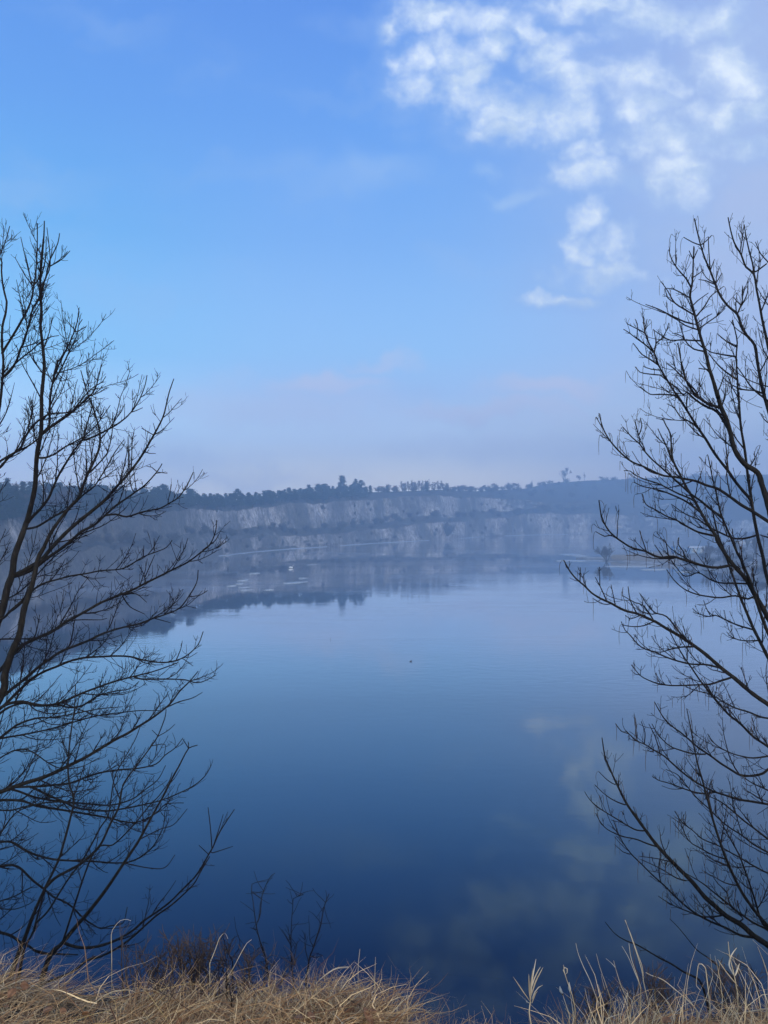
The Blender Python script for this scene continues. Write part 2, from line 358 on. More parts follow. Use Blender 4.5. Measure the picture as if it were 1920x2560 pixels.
def _water(t, b):
    g = mnode(t, 'ShaderNodeNewGeometry'); P = g.outputs['Position']
    mp = mnode(t, 'ShaderNodeMapping', {'Vector': P, 'Scale': (0.55, 1.0, 1.0)})
    n1 = mnode(t, 'ShaderNodeTexNoise', {'Vector': mp.outputs[0], 'Scale': 1.1, 'Detail': 3, 'Roughness': 0.5})
    mp2 = mnode(t, 'ShaderNodeMapping', {'Vector': P, 'Scale': (0.006, 0.02, 1.0)})
    n2 = mnode(t, 'ShaderNodeTexNoise', {'Vector': mp2.outputs[0], 'Scale': 1.0, 'Detail': 4, 'Roughness': 0.6})
    w = mnode(t, 'ShaderNodeMapRange', {0: n2.outputs[0], 1: 0.46, 2: 0.66, 3: 0.03, 4: 1.0})
    sp = mnode(t, 'ShaderNodeSeparateXYZ', {0: P})
    far = mnode(t, 'ShaderNodeMapRange', {0: sp.outputs[1], 1: 40.0, 2: 150.0, 3: 0.25, 4: 1.6})
    w = mnode(t, 'ShaderNodeMath', {0: w.outputs[0], 1: far.outputs[0]}, operation='MULTIPLY')
    h = mnode(t, 'ShaderNodeMath', {0: n1.outputs[0], 1: w.outputs[0]}, operation='MULTIPLY')
    bp = mnode(t, 'ShaderNodeBump', {'Height': h.outputs[0], 'Strength': 1.0, 'Distance': WAVE})
    t.links.new(bp.outputs[0], b.inputs['Normal'])
    # polarised winter sky: the mirror image fades faster than plain Fresnel as one looks down into the deep water
    lw = mnode(t, 'ShaderNodeLayerWeight', {'Blend': 0.5, 'Normal': bp.outputs[0]})
    cv = mnode(t, 'ShaderNodeValToRGB', {0: lw.outputs['Facing']}); e = cv.color_ramp
    pts = [(0.0, .02), (0.50, .055), (0.585, .15), (0.67, .28), (0.76, .44), (0.845, .78), (0.93, .95), (1.0, 1.0)]
    e.elements[0].position, e.elements[0].color = pts[0][0], (pts[0][1],) * 3 + (1,)
    e.elements[1].position, e.elements[1].color = pts[-1][0], (pts[-1][1],) * 3 + (1,)
    for q, v in pts[1:-1]:
        k = e.elements.new(q); k.color = (v, v, v, 1)
    body = mnode(t, 'ShaderNodeBsdfDiffuse', {'Color': (0.0004, 0.008, 0.038, 1)})
    tint = ramp2(t, lw.outputs['Facing'], [(0.5, (0.58, 0.86, 1.0)), (0.62, (0.70, 0.92, 1.0)), (0.76, (0.95, 1.0, 1.0)), (0.9, (1, 1, 1))])
    gl = mnode(t, 'ShaderNodeBsdfGlossy', {'Color': tint, 'Roughness': 0.03, 'Normal': bp.outputs[0]})
    mx = mnode(t, 'ShaderNodeMixShader', {0: cv.outputs[0], 1: body.outputs[0], 2: gl.outputs[0]})
    # films of thin ice that lie in streaks on the far half of the lake
    mp3 = mnode(t, 'ShaderNodeMapping', {'Vector': P, 'Scale': (0.012, 0.045, 1.0), 'Location': (3.0, 7.0, 0.0)})
    n3 = mnode(t, 'ShaderNodeTexNoise', {'Vector': mp3.outputs[0], 'Scale': 1.0, 'Detail': 7, 'Roughness': 0.68})
    fm = mnode(t, 'ShaderNodeMapRange', {0: n3.outputs[0], 1: 0.52, 2: 0.68, 3: 0.0, 4: 0.34})
    ff = mnode(t, 'ShaderNodeMapRange', {0: sp.outputs[1], 1: 70.0, 2: 160.0, 3: 0.0, 4: 1.0})
    fi = mnode(t, 'ShaderNodeMath', {0: fm.outputs[0], 1: ff.outputs[0]}, operation='MULTIPLY')
    ice = mnode(t, 'ShaderNodeBsdfDiffuse', {'Color': (0.42, 0.47, 0.54, 1)})
    mx = mnode(t, 'ShaderNodeMixShader', {0: fi.outputs[0], 1: mx.outputs[0], 2: ice.outputs[0]})
    t.links.new(mx.outputs[0], t.nodes['Material Output'].inputs['Surface']); t.nodes.remove(b)
WAVE = 0.03
M_water = mat('lake_water', _water)

# ------------------------------------------------------------------ the lake, the far quarry walls, the beach, the near bank
mb = MB(); X, Y = np.meshgrid(np.linspace(-420, 900, 33), np.linspace(2, 760, 20), indexing='ij')
mb.grid(np.stack([X, Y, np.zeros_like(X)], -1))
tag(mb.build('lake', M_water, smooth=False), kind='structure')

# stations along the far shore: column in the photo, distance of the waterline, then the rows of the edges of its ledges
ST = np.array([  # u, D, low wall top, ledge back, high wall top, ridge ground
    (-900, 110, 1240, 1180, 1100, 1020), (-500, 125, 1300, 1270, 1200, 1150), (-200, 145, 1380, 1355, 1320, 1280), (0, 166, 1390, 1372, 1334, 1238),
    (150, 186, 1382, 1368, 1318, 1240), (300, 210, 1370, 1352, 1296, 1250), (440, 246, 1362, 1339, 1281, 1262), (600, 296, 1349, 1322, 1276, 1256),
    (760, 342, 1336, 1319, 1257, 1240), (860, 368, 1328, 1313, 1252, 1232), (960, 400, 1321, 1306, 1247, 1230), (1100, 440, 1307, 1286, 1238, 1224),
    (1190, 490, 1300, 1278, 1244, 1228), (1310, 530, 1287, 1274, 1250, 1222), (1380, 545, 1284, 1272, 1255, 1207), (1460, 560, 1283, 1268, 1254, 1202),
    (1600, 560, 1290, 1272, 1258, 1196), (1750, 540, 1300, 1280, 1262, 1190), (1950, 500, 1300, 1280, 1250, 1185), (2400, 420, 1290, 1270, 1220, 1150), (3000, 330, 1270, 1240, 1180, 1080)])
def stat(u):
    r = [np.interp(u, ST[:, 0], ST[:, k]) for k in range(1, 6)]
    D = r[0]; k = D / 350.0
    far = np.interp(u, [1150, 1400], [1.0, 2.2])
    Ds = [D, D + 4 * k, D + 12 * k, D + 17 * k, D + 17 * k + 14 * far ** 2 * k]
    zs = [0.0] + [EYE - (r[i] - HZ) / F * Ds[i] for i in range(1, 5)]
    return Ds, zs
def land(u, q):
    """ground height and distance on the far side: q 0..1 low wall, 1..2 ledge, 2..3 high wall, 3..4 wooded slope, 4..5 plateau"""
    Ds, zs = stat(u)
    Ds = Ds + [Ds[4] + 80]; zs = zs + [zs[4] + 1.0]
    D = np.interp(q, range(6), Ds); z = np.interp(q, range(6), zs)
    return np.array([(u - 960) / F * D, D, z])
us = np.concatenate([np.arange(-900, -60, 14), np.arange(-60, 1960, 2.6), np.arange(1960, 3000, 20)])
qs = np.concatenate([[-0.5, -0.15], np.linspace(0, 1, 15), np.linspace(1, 2, 12)[1:], np.linspace(2, 3, 22)[1:], np.linspace(3, 4, 14)[1:], np.linspace(4, 5, 9)[1:]])
G = np.zeros((len(us), len(qs), 3))
for i, u in enumerate(us):
    Ds, zs = stat(u); Ds = [Ds[0] - 8] + Ds + [Ds[4] + 80]; zs = [-3.5] + zs + [zs[4] + 1.0]
    D = np.interp(qs, [-0.5, 0, 1, 2, 3, 4, 5], Ds); z = np.interp(qs, [-0.5, 0, 1, 2, 3, 4, 5], zs)
    G[i, :, 0] = (u - 960) / F * D; G[i, :, 1] = D; G[i, :, 2] = z
# break the walls into buttresses, gullies and blocks
face = np.interp(qs, [-0.5, 0, 0.3, 1, 1.5, 2, 2.4, 3, 3.4, 4, 5], [0, .5, 1, .8, .5, .7, 1, .8, .5, .15, .1])[None, :]
P = G.copy(); P[..., 2] *= 0.35
n1 = fbm(P * 0.10, 4); n2 = fbm(G * 0.45 + 30, 3); n3 = fbm(P * 0.028 + 11, 3)
G[..., 1] += (n3 * 16 + n1 * 7 + n2 * 2.2) * face
G[..., 2] += (fbm(G * 0.06 + 50, 4) * 5.0 + fbm(G * 0.3 + 5, 3) * 1.4) * face * np.interp(qs, [-.5, 0, .35, 5], [0, 0, 1, 1])[None, :]
mb = MB(); mb.grid(G)
tag(mb.build('quarry_cliff', M_cliff), kind='structure')

# the low beach that runs in from the right
BS = np.array([(1440, 262, .2), (1490, 252, .5), (1560, 240, .8), (1640, 233, 1.0), (1740, 220, 1.2), (1830, 200, 1.6), (1920, 178, 2.2), (2050, 150, 3), (2300, 112, 4), (2700, 80, 5)])
def beach(u, q):
    D = np.interp(u, BS[:, 0], BS[:, 1]); h = np.interp(u, BS[:, 0], BS[:, 2]); k = np.interp(u, [1440, 1500, 1600, 1900], [4, 12, 40, 110])
    hill = np.interp(u, [1600, 1800, 2000, 2600], [0.2, 0.6, 6, 14])
    d = np.interp(q, [-.4, 0, .2, 1, 2, 2.4], [D - 5, D, D + 3, D + k * .45, D + k, D + k + 6])
    z = np.interp(q, [-.4, 0, .2, 1, 2, 2.4], [-2.5, 0, .35 * h, h, h + hill, -2.5 if u < 1620 else h + hill])
    return np.array([(u - 960) / F * d, d, z])
ub = np.concatenate([np.arange(1440, 1960, 4), np.arange(1960, 2700, 16)])
qb = np.concatenate([[-.4, -.1], np.linspace(0, 1, 14), np.linspace(1, 2, 16)[1:], [2.2, 2.4]])
G2 = np.array([[beach(u, q) for q in qb] for u in ub])
G2[..., 2] += fbm(G2 * 0.22 + 3, 4) * 0.9 * np.interp(qb, [-.4, 0, .3, 2.4], [0, .4, 1, .3])[None]
mb = MB(); mb.grid(G2)
tag(mb.build('beach', M_beach), kind='structure')

# the near bank: a level path edge that drops away steeply to the lake
EX = [-400, 0, 200, 330, 450, 600, 700, 800, 900, 960, 1010, 1060, 1120, 1250, 1330, 1400, 1500, 1650, 1800, 1920, 2400]
EYR = [2392, 2392, 2404, 2424, 2448, 2452, 2462, 2442, 2455, 2475, 2520, 2575, 2605, 2595, 2565, 2545, 2518, 2505, 2498, 2490, 2480]
MAT_H = 0.115
def edge_d(x):
    u = 960 + np.asarray(x) * F / 2.5
    return F * (1.6 - MAT_H) / (np.interp(u, EX, EYR) + np.interp(u, [0, 500, 900, 1250, 1500, 1900], [20, 34, 40, 26, 16, 10]) - HZ)
def bank_z(x, d):
    x = np.asarray(x, float); d = np.asarray(d, float); e = edge_d(x)
    p = np.stack([x, d, 0 * x], -1)
    top = EYE - 1.6 + fbm(p * 1.9 + 4, 3) * 0.11 + fbm(p * 7.0, 2) * 0.06
    o = np.maximum(d - e, 0)
    return top - np.where(o < 3, 0.64 * o, 1.92 + 1.5 * (o - 3)) + fbm(p * 0.8 + 20, 3) * np.minimum(o, 3) * 0.12
gx = np.concatenate([np.linspace(-90, -6, 22), np.arange(-5.6, 5.61, 0.1), np.linspace(6, 90, 22)])
gd = np.concatenate([np.linspace(-45, -1, 12), np.arange(-0.5, 5.0, 0.08), np.linspace(5.2, 16, 24)])
XX, DD = np.meshgrid(gx, gd, indexing='ij')
mb = MB(); mb.grid(np.stack([XX, DD, bank_z(XX, DD)], -1))
tag(mb.build('near_bank', M_soil), kind='structure')

# ------------------------------------------------------------------ far trees and scrub (each one its own object, kinds share mesh data)
def ground(u, q):
    i = int(np.argmin(np.abs(us - u))); j = int(np.argmin(np.abs(qs - q)))
    return G[i, j]
def leaf_quads(mb, cen, n, r, size, flat=0.6, g=rng):
    c = cen + g.normal(0, 1, (n, 3)) * np.array([r, r, r * flat]) * 0.55
    a = g.normal(0, 1, (n, 3)); a /= np.linalg.norm(a, axis=1, keepdims=True)
    b = np.cross(a, g.normal(0, 1, (n, 3))); b /= np.linalg.norm(b, axis=1, keepdims=True)
    s = size * g.uniform(0.5, 1.3, (n, 1))
    V = np.stack([c - a * s - b * s * .5, c + a * s - b * s * .5, c + a * s * .7 + b * s * .5, c - a * s * .7 + b * s * .5], 1)
    mb.add(V.reshape(-1, 3), np.arange(4 * n).reshape(-1, 4))
def pine_proto(seed, H, kind):
    g = np.random.default_rng(seed); t = MB(); c = MB()
    lean = g.normal(0, .03, 2)
    zz = np.linspace(-0.8, H * 0.96, 7); t.tube(np.stack([lean[0] * zz, lean[1] * zz, zz], 1), np.linspace(H * .018 + .05, .03, 7), 5)
    lo = {'round': .40, 'spire': .12, 'ragged': .28}[kind]
    for k in range({'round': 34, 'spire': 46, 'ragged': 30}[kind]):
        f = g.uniform(lo, 1.0); z = f * H
        w = {'round': 0.27 * math.sin(math.pi * min(1, max(0.05, (f - lo) / (1.08 - lo))) ** 0.7), 'spire': 0.24 * (1.04 - f) + .02, 'ragged': 0.22 * (1.05 - f) ** 0.6 * g.uniform(.4, 1.3)}[kind] * H
        an = g.uniform(0, 6.283); rr = w * g.uniform(.45, 1)
        p = np.array([rr * math.cos(an), rr * math.sin(an), z])
        t.tube([np.array([0, 0, z - rr * .25]), p], [.05, .02], 3)
        leaf_quads(c, p, 46, H * .085, H * .022, .55, g)
        leaf_quads(c, p * np.array([.5, .5, 1]), 20, H * .09, H * .022, .6, g)
    return t.mesh('pine_trunk', M_far_bark), c.mesh('pine_crown', M_needle, smooth=False)
def bare_proto(seed, H, spread=.5, low=.25, lev=4, multi=1, up=.22):
    g = np.random.default_rng(seed); t = MB(); c = MB()
    def rec(p, d, L, r, k):
        n = 5; P = [p]; dd = d
        for _ in range(n):
            dd = dd + g.normal(0, .04 if k == 0 and multi == 1 else .13, 3) + np.array([0, 0, .05]); dd /= np.linalg.norm(dd); P.append(P[-1] + dd * L / n)
        P = np.array(P); (t if k == 0 else c).tube(P, np.linspace(r, r * .5, n + 1), 5 if k == 0 else 3)
        if k >= lev: return
        for _ in range(int(g.integers(3, 6)) + (8 if k == 0 else 0)):
            f = g.uniform(low if k == 0 else .25, 1.0); i = f * n; q = P[int(min(i, n - 1))] + (P[min(int(i) + 1, n)] - P[int(min(i, n - 1))]) * (i % 1)
            s = g.normal(0, 1, 3); s -= dd * s.dot(dd); s /= np.linalg.norm(s)
            e = dd * (1 - spread * .5) + s * spread + np.array([0, 0, up]); e /= np.linalg.norm(e)
            rec(q, e, L * g.uniform(.42, .66) * (1.15 - .35 * f), max(r * .5 * (1.1 - .5 * f), .045), k + 1)
    for m in range(multi):
        d0 = np.array([0, 0, 1.0]) + (g.normal(0, .28, 3) if multi > 1 else g.normal(0, .04, 3)); d0 /= np.linalg.norm(d0)
        rec(np.array([0, 0, -0.5]), d0, H * (.62 if multi == 1 else .5), H * .017 + .03, 0)
    return t.mesh('bare_trunk', M_far_bark), c.mesh('bare_crown', M_far_twig)
def bush_proto(seed, dense=1.0):
    g = np.random.default_rng(seed); c = MB()
    for k in range(int(26 * dense)):
        a = g.uniform(0, 6.28); d = np.array([math.cos(a) * .5, math.sin(a) * .5, g.uniform(.5, 1.3)]); d /= np.linalg.norm(d)
        L = g.uniform(1.2, 2.4); P = [np.zeros(3)]
        for _ in range(4): d = d + g.normal(0, .16, 3); d /= np.linalg.norm(d); P.append(P[-1] + d * L / 4)
        c.tube(P, np.linspace(.05, .02, 5), 3)
        for j in range(2, 5): leaf_quads(c, P[j], 16, .5, .10, .8, g)
    return c.mesh('bush_mesh', M_scrub, smooth=False)
PINES = [pine_proto(21, 9, 'round'), pine_proto(22, 9, 'spire'), pine_proto(23, 9, 'ragged'), pine_proto(24, 9, 'ragged'), pine_proto(25, 9, 'round')]
BARES = [bare_proto(31, 9, .42, .15, up=.42), bare_proto(32, 9, .36, .2, up=.45), bare_proto(33, 9, .45, .25, up=.4), bare_proto(34, 9, .36, .12, up=.45)]
ROUNDS = [bare_proto(41, 6, .8, .3, 4), bare_proto(42, 6, .9, .25, 4)]
BUSHES = [bush_proto(51), bush_proto(52), bush_proto(53, 1.3)]
def put_tree(name, protos, p, s, rz, label, group=None, cat='tree', sz=None, wide=1.0):
    sz = sz or s; s = s * wide
    tm, cm = protos
    o = bpy.data.objects.new(name, tm); C.collection.objects.link(o)
    o.location = tuple(p); o.scale = (s, s, sz or s); o.rotation_euler = (0, 0, rz)
    c = bpy.data.objects.new('crown', cm); C.collection.objects.link(c); c.parent = o
    return tag(o, label, cat, group)
def put_bush(p, s, rz, label, group=None, sz=None, name='scrub_bush'):
    o = bpy.data.objects.new(name, BUSHES[int(rng.integers(3))]); C.collection.objects.link(o)
    o.location = tuple(p); o.scale = (s, s, sz or s * .9); o.rotation_euler = (0, 0, rz)
    return tag(o, label, 'bush', group)

r = random.Random(5)
# skyline of the pine wood, read off the photo: column -> row of the tree tops
SKX = [-60, 0, 60, 150, 250, 330, 360, 385, 400, 420, 450, 480, 530, 570, 620, 650, 700, 740, 770, 800, 835, 870, 895, 930]
SKY_ = [1196, 1206, 1212, 1204, 1206, 1226, 1218, 1222, 1214, 1220, 1238, 1236, 1240, 1238, 1238, 1232, 1220, 1214, 1210, 1207, 1208, 1206, 1206, 1214]
for k in range(210):
    u = -60 + 990 * (k + r.random()) / 210
    row = k % 4
    q = 4.0 - 0.22 * row - r.random() * 0.15
    p = ground(u, q)
    top = np.interp(u, SKX, SKY_) + r.uniform(0, 16) ** 1.0 + row * 2
    h = (EYE - (top - HZ) / F * p[1]) - p[2]
    h = max(4.0, min(h, 17))
    if u < 340 and r.random() < 0.55:
        put_tree('bare_tree', BARES[r.randrange(4)], p, h / 9, r.uniform(0, 6.28), 'hazy leafless tree in the dark wood behind the left foreground tree', 'leafless trees in the left wood', wide=1.5)
    else:
        put_tree('pine_tree', PINES[r.choice([0, 2, 2, 3, 3, 4, 1, 1])], p, h / 9, r.uniform(0, 6.28), 'hazy dark pine in the dense wood along the top of the far cliff', 'pines in the wood above the cliff', wide=r.uniform(1.2, 1.9))
for k in range(60):      # the wood's front row above the high wall
    u = -60 + 960 * (k + r.random()) / 60
    p = ground(u, r.uniform(3.02, 3.3))
    put_tree('pine_tree', PINES[r.choice([2, 3, 4])], p, r.uniform(.45, .75), r.uniform(0, 6.28), 'small dark pine at the front edge of the wood above the pale rock', 'small pines at the edge of the wood', wide=1.8)
def single(u, q, top, protos, name, label, wide=1.0, group=None):
    p = ground(u, q); H = 9 if protos not in ROUNDS else 6
    h = (EYE - (top - HZ) / F * p[1]) - p[2]
    return put_tree(name, protos, p, h / H * wide, r.uniform(0, 6.28), label, group, sz=h / H)
single(855, 3.9, 1190, PINES[1], 'pine_tree', 'tallest pine of the far wood, a broad spire above its neighbours', 1.35)
single(593, 3.9, 1223, PINES[0], 'pine_tree', 'round topped pine standing up alone where the far wood is lowest', 1.1)
single(903, 3.9, 1201, PINES[0], 'pine_tree', 'broad dark pine at the right end of the wood, right of the tallest pine', 1.2)
single(888, 3.95, 1198, PINES[2], 'pine_tree', 'slim ragged pine between the tallest pine and the broad pine right of it')
single(408, 3.9, 1212, PINES[0], 'pine_tree', 'wide domed pine just right of the left foreground branches', 1.3)
single(386, 3.9, 1219, PINES[4], 'pine_tree', 'small domed pine left of the wide domed pine by the foreground branches')
for k in range(26):      # leafless trees right of the pines
    u = 940 + 195 * (k + r.random()) / 26
    top = np.interp(u, [940, 960, 1000, 1020, 1060, 1110, 1135], [1212, 1204, 1200, 1194, 1195, 1198, 1212]) + r.uniform(0, 12)
    single(u, 3.75 + r.random() * .3, top, BARES[r.randrange(4)], 'bare_tree', 'tall thin leafless tree in the row on the skyline right of the pines', 1.3, 'leafless trees on the skyline')
single(1066, 3.8, 1206, PINES[1], 'pine_tree', 'small dark spruce among the leafless trees on the skyline')
single(970, 3.8, 1214, PINES[1], 'pine_tree', 'little dark fir at the left end of the leafless row on the skyline')
for u, top, w in [(1146, 1210, 1.2), (1156, 1208, 1.3), (1179, 1210, 1.5), (1206, 1208, 1.5)]:
    single(u, 3.9, top, ROUNDS[r.randrange(2)], 'round_bare_tree', 'low round headed leafless tree in the short line on the bare ridge', w, 'round trees on the ridge')
single(1240, 3.9, 1203, ROUNDS[0], 'round_bare_tree', 'wide bushy leafless tree right of the line of round trees', 1.6)
single(1290, 3.9, 1202, ROUNDS[1], 'round_bare_tree', 'bushy leafless tree at the foot of the rising hill', 1.7)
single(1328, 3.9, 1200, BARES[1], 'bare_tree', 'slim leafless tree on the hill foot left of the dark slope', .9)
single(1345, 3.9, 1206, BARES[0], 'bare_tree', 'small leafless tree against the dark slope', 1.0)
single(1262, 3.9, 1216, BUSHES and ROUNDS[1], 'round_bare_tree', 'small upright bush between two bushy leafless trees on the ridge', 1.1)
single(1410, 4.0, 1164, BARES[2], 'bare_tree', 'lone tall leafless tree standing on the crest of the right hill', 1.5)
single(1449, 4.0, 1184, ROUNDS[0], 'round_bare_tree', 'dense bushy tree on the hill crest, right of the lone tall tree', 1.3)
single(1462, 4.0, 1180, BARES[1], 'bare_tree', 'slender leafless tree beside the dense bushy tree on the hill crest', .9)
single(1502, 4.0, 1188, ROUNDS[1], 'round_bare_tree', 'small bush on the hill crest, farthest right before the near branches', 1.5)
for k in range(26):
    u = 1530 + 500 * (k + r.random()) / 26
    single(u, 3.6 + r.random() * .4, np.interp(u, [1530, 1620, 1740, 1830, 2030], [1190, 1186, 1172, 1182, 1178]) + r.uniform(0, 12), BARES[r.randrange(4)] if r.random() < .6 else ROUNDS[r.randrange(2)], 'bare_tree',
           'hazy leafless tree on the right hill behind the near branches', 1.2, 'leafless trees on the right hill')
for k in range(34):      # undergrowth that closes the skyline between the leafless trees
    u = 935 + 470 * (k + r.random()) / 34
    put_bush(ground(u, r.uniform(3.8, 4.1)), r.uniform(.9, 1.9), r.uniform(0, 6.28), 'hazy bush under the leafless trees along the skyline', 'undergrowth along the skyline')
for k in range(40):      # scrub on the dark slope below the crest
    u = 1120 + 860 * (k + r.random()) / 40
    put_bush(ground(u, r.uniform(3.05, 3.95)), r.uniform(1.4, 2.6), r.uniform(0, 6.28), 'dark scrub bush on the hill slope under the skyline', 'scrub on the right hill slope')
for k in range(95):     # scrub on the ledge between the two walls
    u = 60 + 1500 * (k + r.random()) / 95
    put_bush(ground(u, r.uniform(1.1, 2.1)), r.uniform(.8, 1.9) * np.interp(u, [0, 900, 1400], [.7, 1, 1.3]), r.uniform(0, 6.28), 'dark scrub bush on the ledge halfway up the far cliff', 'scrub on the ledge of the far cliff')
for k in range(75):     # scrub rooted in cracks of the walls
    u = 60 + 1450 * r.random()
    put_bush(ground(u, r.choice([r.uniform(.25, .95), r.uniform(2.1, 2.95)])), r.uniform(.25, .9), r.uniform(0, 6.28), 'small scrub bush clinging to the pale wall of the far cliff', 'scrub on the far rock walls', sz=r.uniform(.4, 1.3))
for k in range(22):
    u = 140 + 1300 * (k + r.random()) / 22
    put_bush(ground(u, r.uniform(.1, .35)), r.uniform(.5, 1.0), r.uniform(0, 6.28), 'small bush at the waterline below the far cliff', 'bushes along the far waterline')
p = ground(1118, .2)
put_bush(p + np.array([0, -1, 0]), 3.2, 1.0, 'largest dark bush at the foot of the far cliff, right of its middle', sz=3.6)

# the beach: one bare willow, reeds, a blue hut, sheets, a low white wall, brush on the right
def bg_(u, q):
    i = int(np.argmin(np.abs(ub - u))); j = int(np.argmin(np.abs(qb - q))); return G2[i, j]
WILLOW = bare_proto(63, 7, .6, .3, 3, multi=4, up=.3)
p = bg_(1516, .7); p = np.array([(1516 - 960) / F * 246, 246, .3])
put_tree('willow_tree', WILLOW, p, 1.15, 0.4, 'leafless many stemmed willow at the tip of the low beach')
for k in range(26):
    u = 1760 + 330 * (k + r.random()) / 26
    q = r.uniform(.12, 1.6)
    put_tree('bare_tree', ROUNDS[r.randrange(2)] if r.random() < .5 else BARES[r.randrange(4)], bg_(u, q), r.uniform(.55, .95), r.uniform(0, 6.28), 'dark leafless tree on the right shore seen through the near branches', 'leafless trees on the right shore')
for k in range(26):
    u = 1700 + 400 * (k + r.random()) / 26
    put_bush(bg_(u, r.uniform(.12, .9)), r.uniform(.6, 1.3), r.uniform(0, 6.28), 'dark brush on the right shore seen through the near branches', 'brush on the right shore')
mb = MB(); g = np.random.default_rng(8)
for k in range(2600):
    u = g.uniform(1530, 1690); q = g.uniform(.35, 1.5); p = bg_(u, q)
    p = p + np.array([g.uniform(-.5, .5), g.uniform(-1, 1), 0]); h = g.uniform(.5, 1.2)
    d = np.array([g.normal(0, .12), g.normal(0, .12), 1]) * h; w = np.array([.05, 0, 0])
    mb.add([p - w, p + w, p + d + w * .3, p + d - w * .3], [[0, 1, 2, 3]])
tag(mb.build('reed_bed', M_reed, smooth=False), kind='stuff')

def hut(u, D, w, d, h, z0):
    p = at(u, 1395, D); p[2] = z0
    t = empty('hut', p, 'small bright blue hut on the low beach seen through the branches', 'hut')
    b = MB(); b.box((0, 0, h * .45), (w / 2, d / 2, h * .45)); wl = b.build('wall', M_blue, t, smooth=False)
    b = MB(); b.box((0, 0, h * .93), (w / 2 + .15, d / 2 + .15, .10)); b.build('roof', M_paleblue, t, smooth=False)
    b = MB(); b.box((-w * .12, -d / 2 - .03, h * .36), (.38, .03, h * .34)); dr = b.build('door', M_paleblue, t, smooth=False)
    b = MB(); b.box((-w * .12 + .28, -d / 2 - .08, h * .36), (.04, .03, .08)); b.build('handle', M_glass, dr, smooth=False)
    b = MB(); b.box((w * .28, -d / 2 - .02, h * .58), (.22, .02, .22)); b.build('window', M_glass, t, smooth=False)
hut(1688, 262, 2.0, 2.0, 3.1, 1.5)
p = at(1742, 1385, 268); p[2] = 1.6
t = empty('boat_shelter', p, 'pale blue low shelter right of the blue hut on the beach', 'shelter')
b = MB(); b.box((0, 0, .9), (2.9, 1.4, .9)); b.build('wall', M_paleblue, t, smooth=False)
b = MB()
b.add([[-3.1, -1.6, 1.85], [3.1, -1.6, 1.85], [3.1, 0, 2.5], [-3.1, 0, 2.5], [-3.1, 1.6, 1.85], [3.1, 1.6, 1.85]], [[0, 1, 2, 3], [3, 2, 5, 4]]); b.build('roof', M_white, t, smooth=False)
for k in (-1, 1):
    b = MB(); b.box((k * 1.4, -1.43, .95), (.7, .03, .6)); b.build('door', M_white, t, smooth=False)
p = at(1886, 1362, 290); p[2] = bg_(1886, 1.7)[2] + .1
t = empty('white_wall', p, 'long low white wall high on the right shore behind the brown trunk', 'wall')
b = MB(); b.box((0, 0, .5), (6.5, .2, .5)); b.build('wall_panel', M_white, t, smooth=False)
for k in range(5):
    b = MB(); b.box((-6.4 + k * 3.2, -.05, .62), (.16, .3, .62)); b.build('post', M_white, t, smooth=False)

# ice on the lake
def ice(u, y, wpx, dpx, label, group=None, rot=0.0, seed=0, D=None):
    D = D or EYE * F / (y - HZ); p = at(u, y, D); p[2] = 0
    g = np.random.default_rng(seed); n = 22; a = np.arange(n) * 2 * np.pi / n
    rx, ry = wpx / F * D / 2 / math.cos(rot), dpx * .62
    w = 1 + .22 * np.array([math.sin(3 * q + seed) * .6 + math.sin(5 * q + 2 * seed) * .4 for q in a]) + g.normal(0, .07, n)
    ring = np.stack([np.cos(a) * rx * w, np.sin(a) * ry * w], 1)
    cr, sr = math.cos(rot), math.sin(rot); ring = np.stack([ring[:, 0] * cr - ring[:, 1] * sr, ring[:, 0] * sr + ring[:, 1] * cr], 1)
    L = [(1.0, -.06), (1.0, .10), (.93, .14), (.6, .15), (.25, .15), (.01, .15)]
    V = np.stack([np.concatenate([ring * s, np.full((n, 1), z)], 1) for s, z in L])
    V = np.concatenate([V, V[:, :1]], 1); V[2:, :, 2] += fbm(V[2:] * 1.2 + seed, 2) * .08
    mb = MB(); mb.grid(V + p)
    return tag(mb.build('ice_floe', M_ice, origin=p, smooth=False), label, 'ice floe', group)
ice(738, 1457, 46, 1.2, 'longest white ice sliver in the middle of the left water', rot=.85, seed=1)
ice(757, 1446, 20, .7, 'thin ice sliver just above the longest ice sliver', rot=.8, seed=2)
ice(779, 1412, 20, .8, 'ice sliver nearest the far cliff, by itself right of the swan', rot=.8, seed=3)
ice(674, 1475, 20, .7, 'ice sliver lying alone between the cluster and the longest sliver', rot=.6, seed=4)
ice(637, 1434, 22, .8, 'faint ice sliver above the left cluster', rot=.7, seed=5)
for i, (u, y, w) in enumerate([(606, 1452, 24), (600, 1460, 16), (580, 1465, 19), (610, 1469, 20), (613, 1476, 20), (616, 1450, 9)]):
    ice(u, y, w, .6, 'thin white ice sliver in the small cluster on the left water', 'ice slivers in the left cluster', .7, 10 + i)
ice(1425, 1387, 52, 7, 'large pale ice floe left of the beach willow', rot=.05, seed=21)
ice(1452, 1390, 40, 4, 'flat ice shelf joined to the right of the large pale floe', rot=-.05, seed=22)
ice(1430, 1402, 78, 4, 'long ice strip nearest the camera in front of the large pale floe', rot=.0, seed=23)
ice(1495, 1402, 50, 3, 'ice strip at the foot of the beach willow', rot=.05, seed=24)
ice(1580, 1411, 120, 2.2, 'longest ice strip along the edge of the brown beach', rot=.12, seed=25, D=226)
ice(1634, 1419, 60, .9, 'ice strip under the blue hut, lowest on the beach edge', rot=.1, seed=26, D=213)
ice(1705, 1426, 40, .8, 'small white ice patch by the shore right of the blue hut', rot=.1, seed=27, D=205)

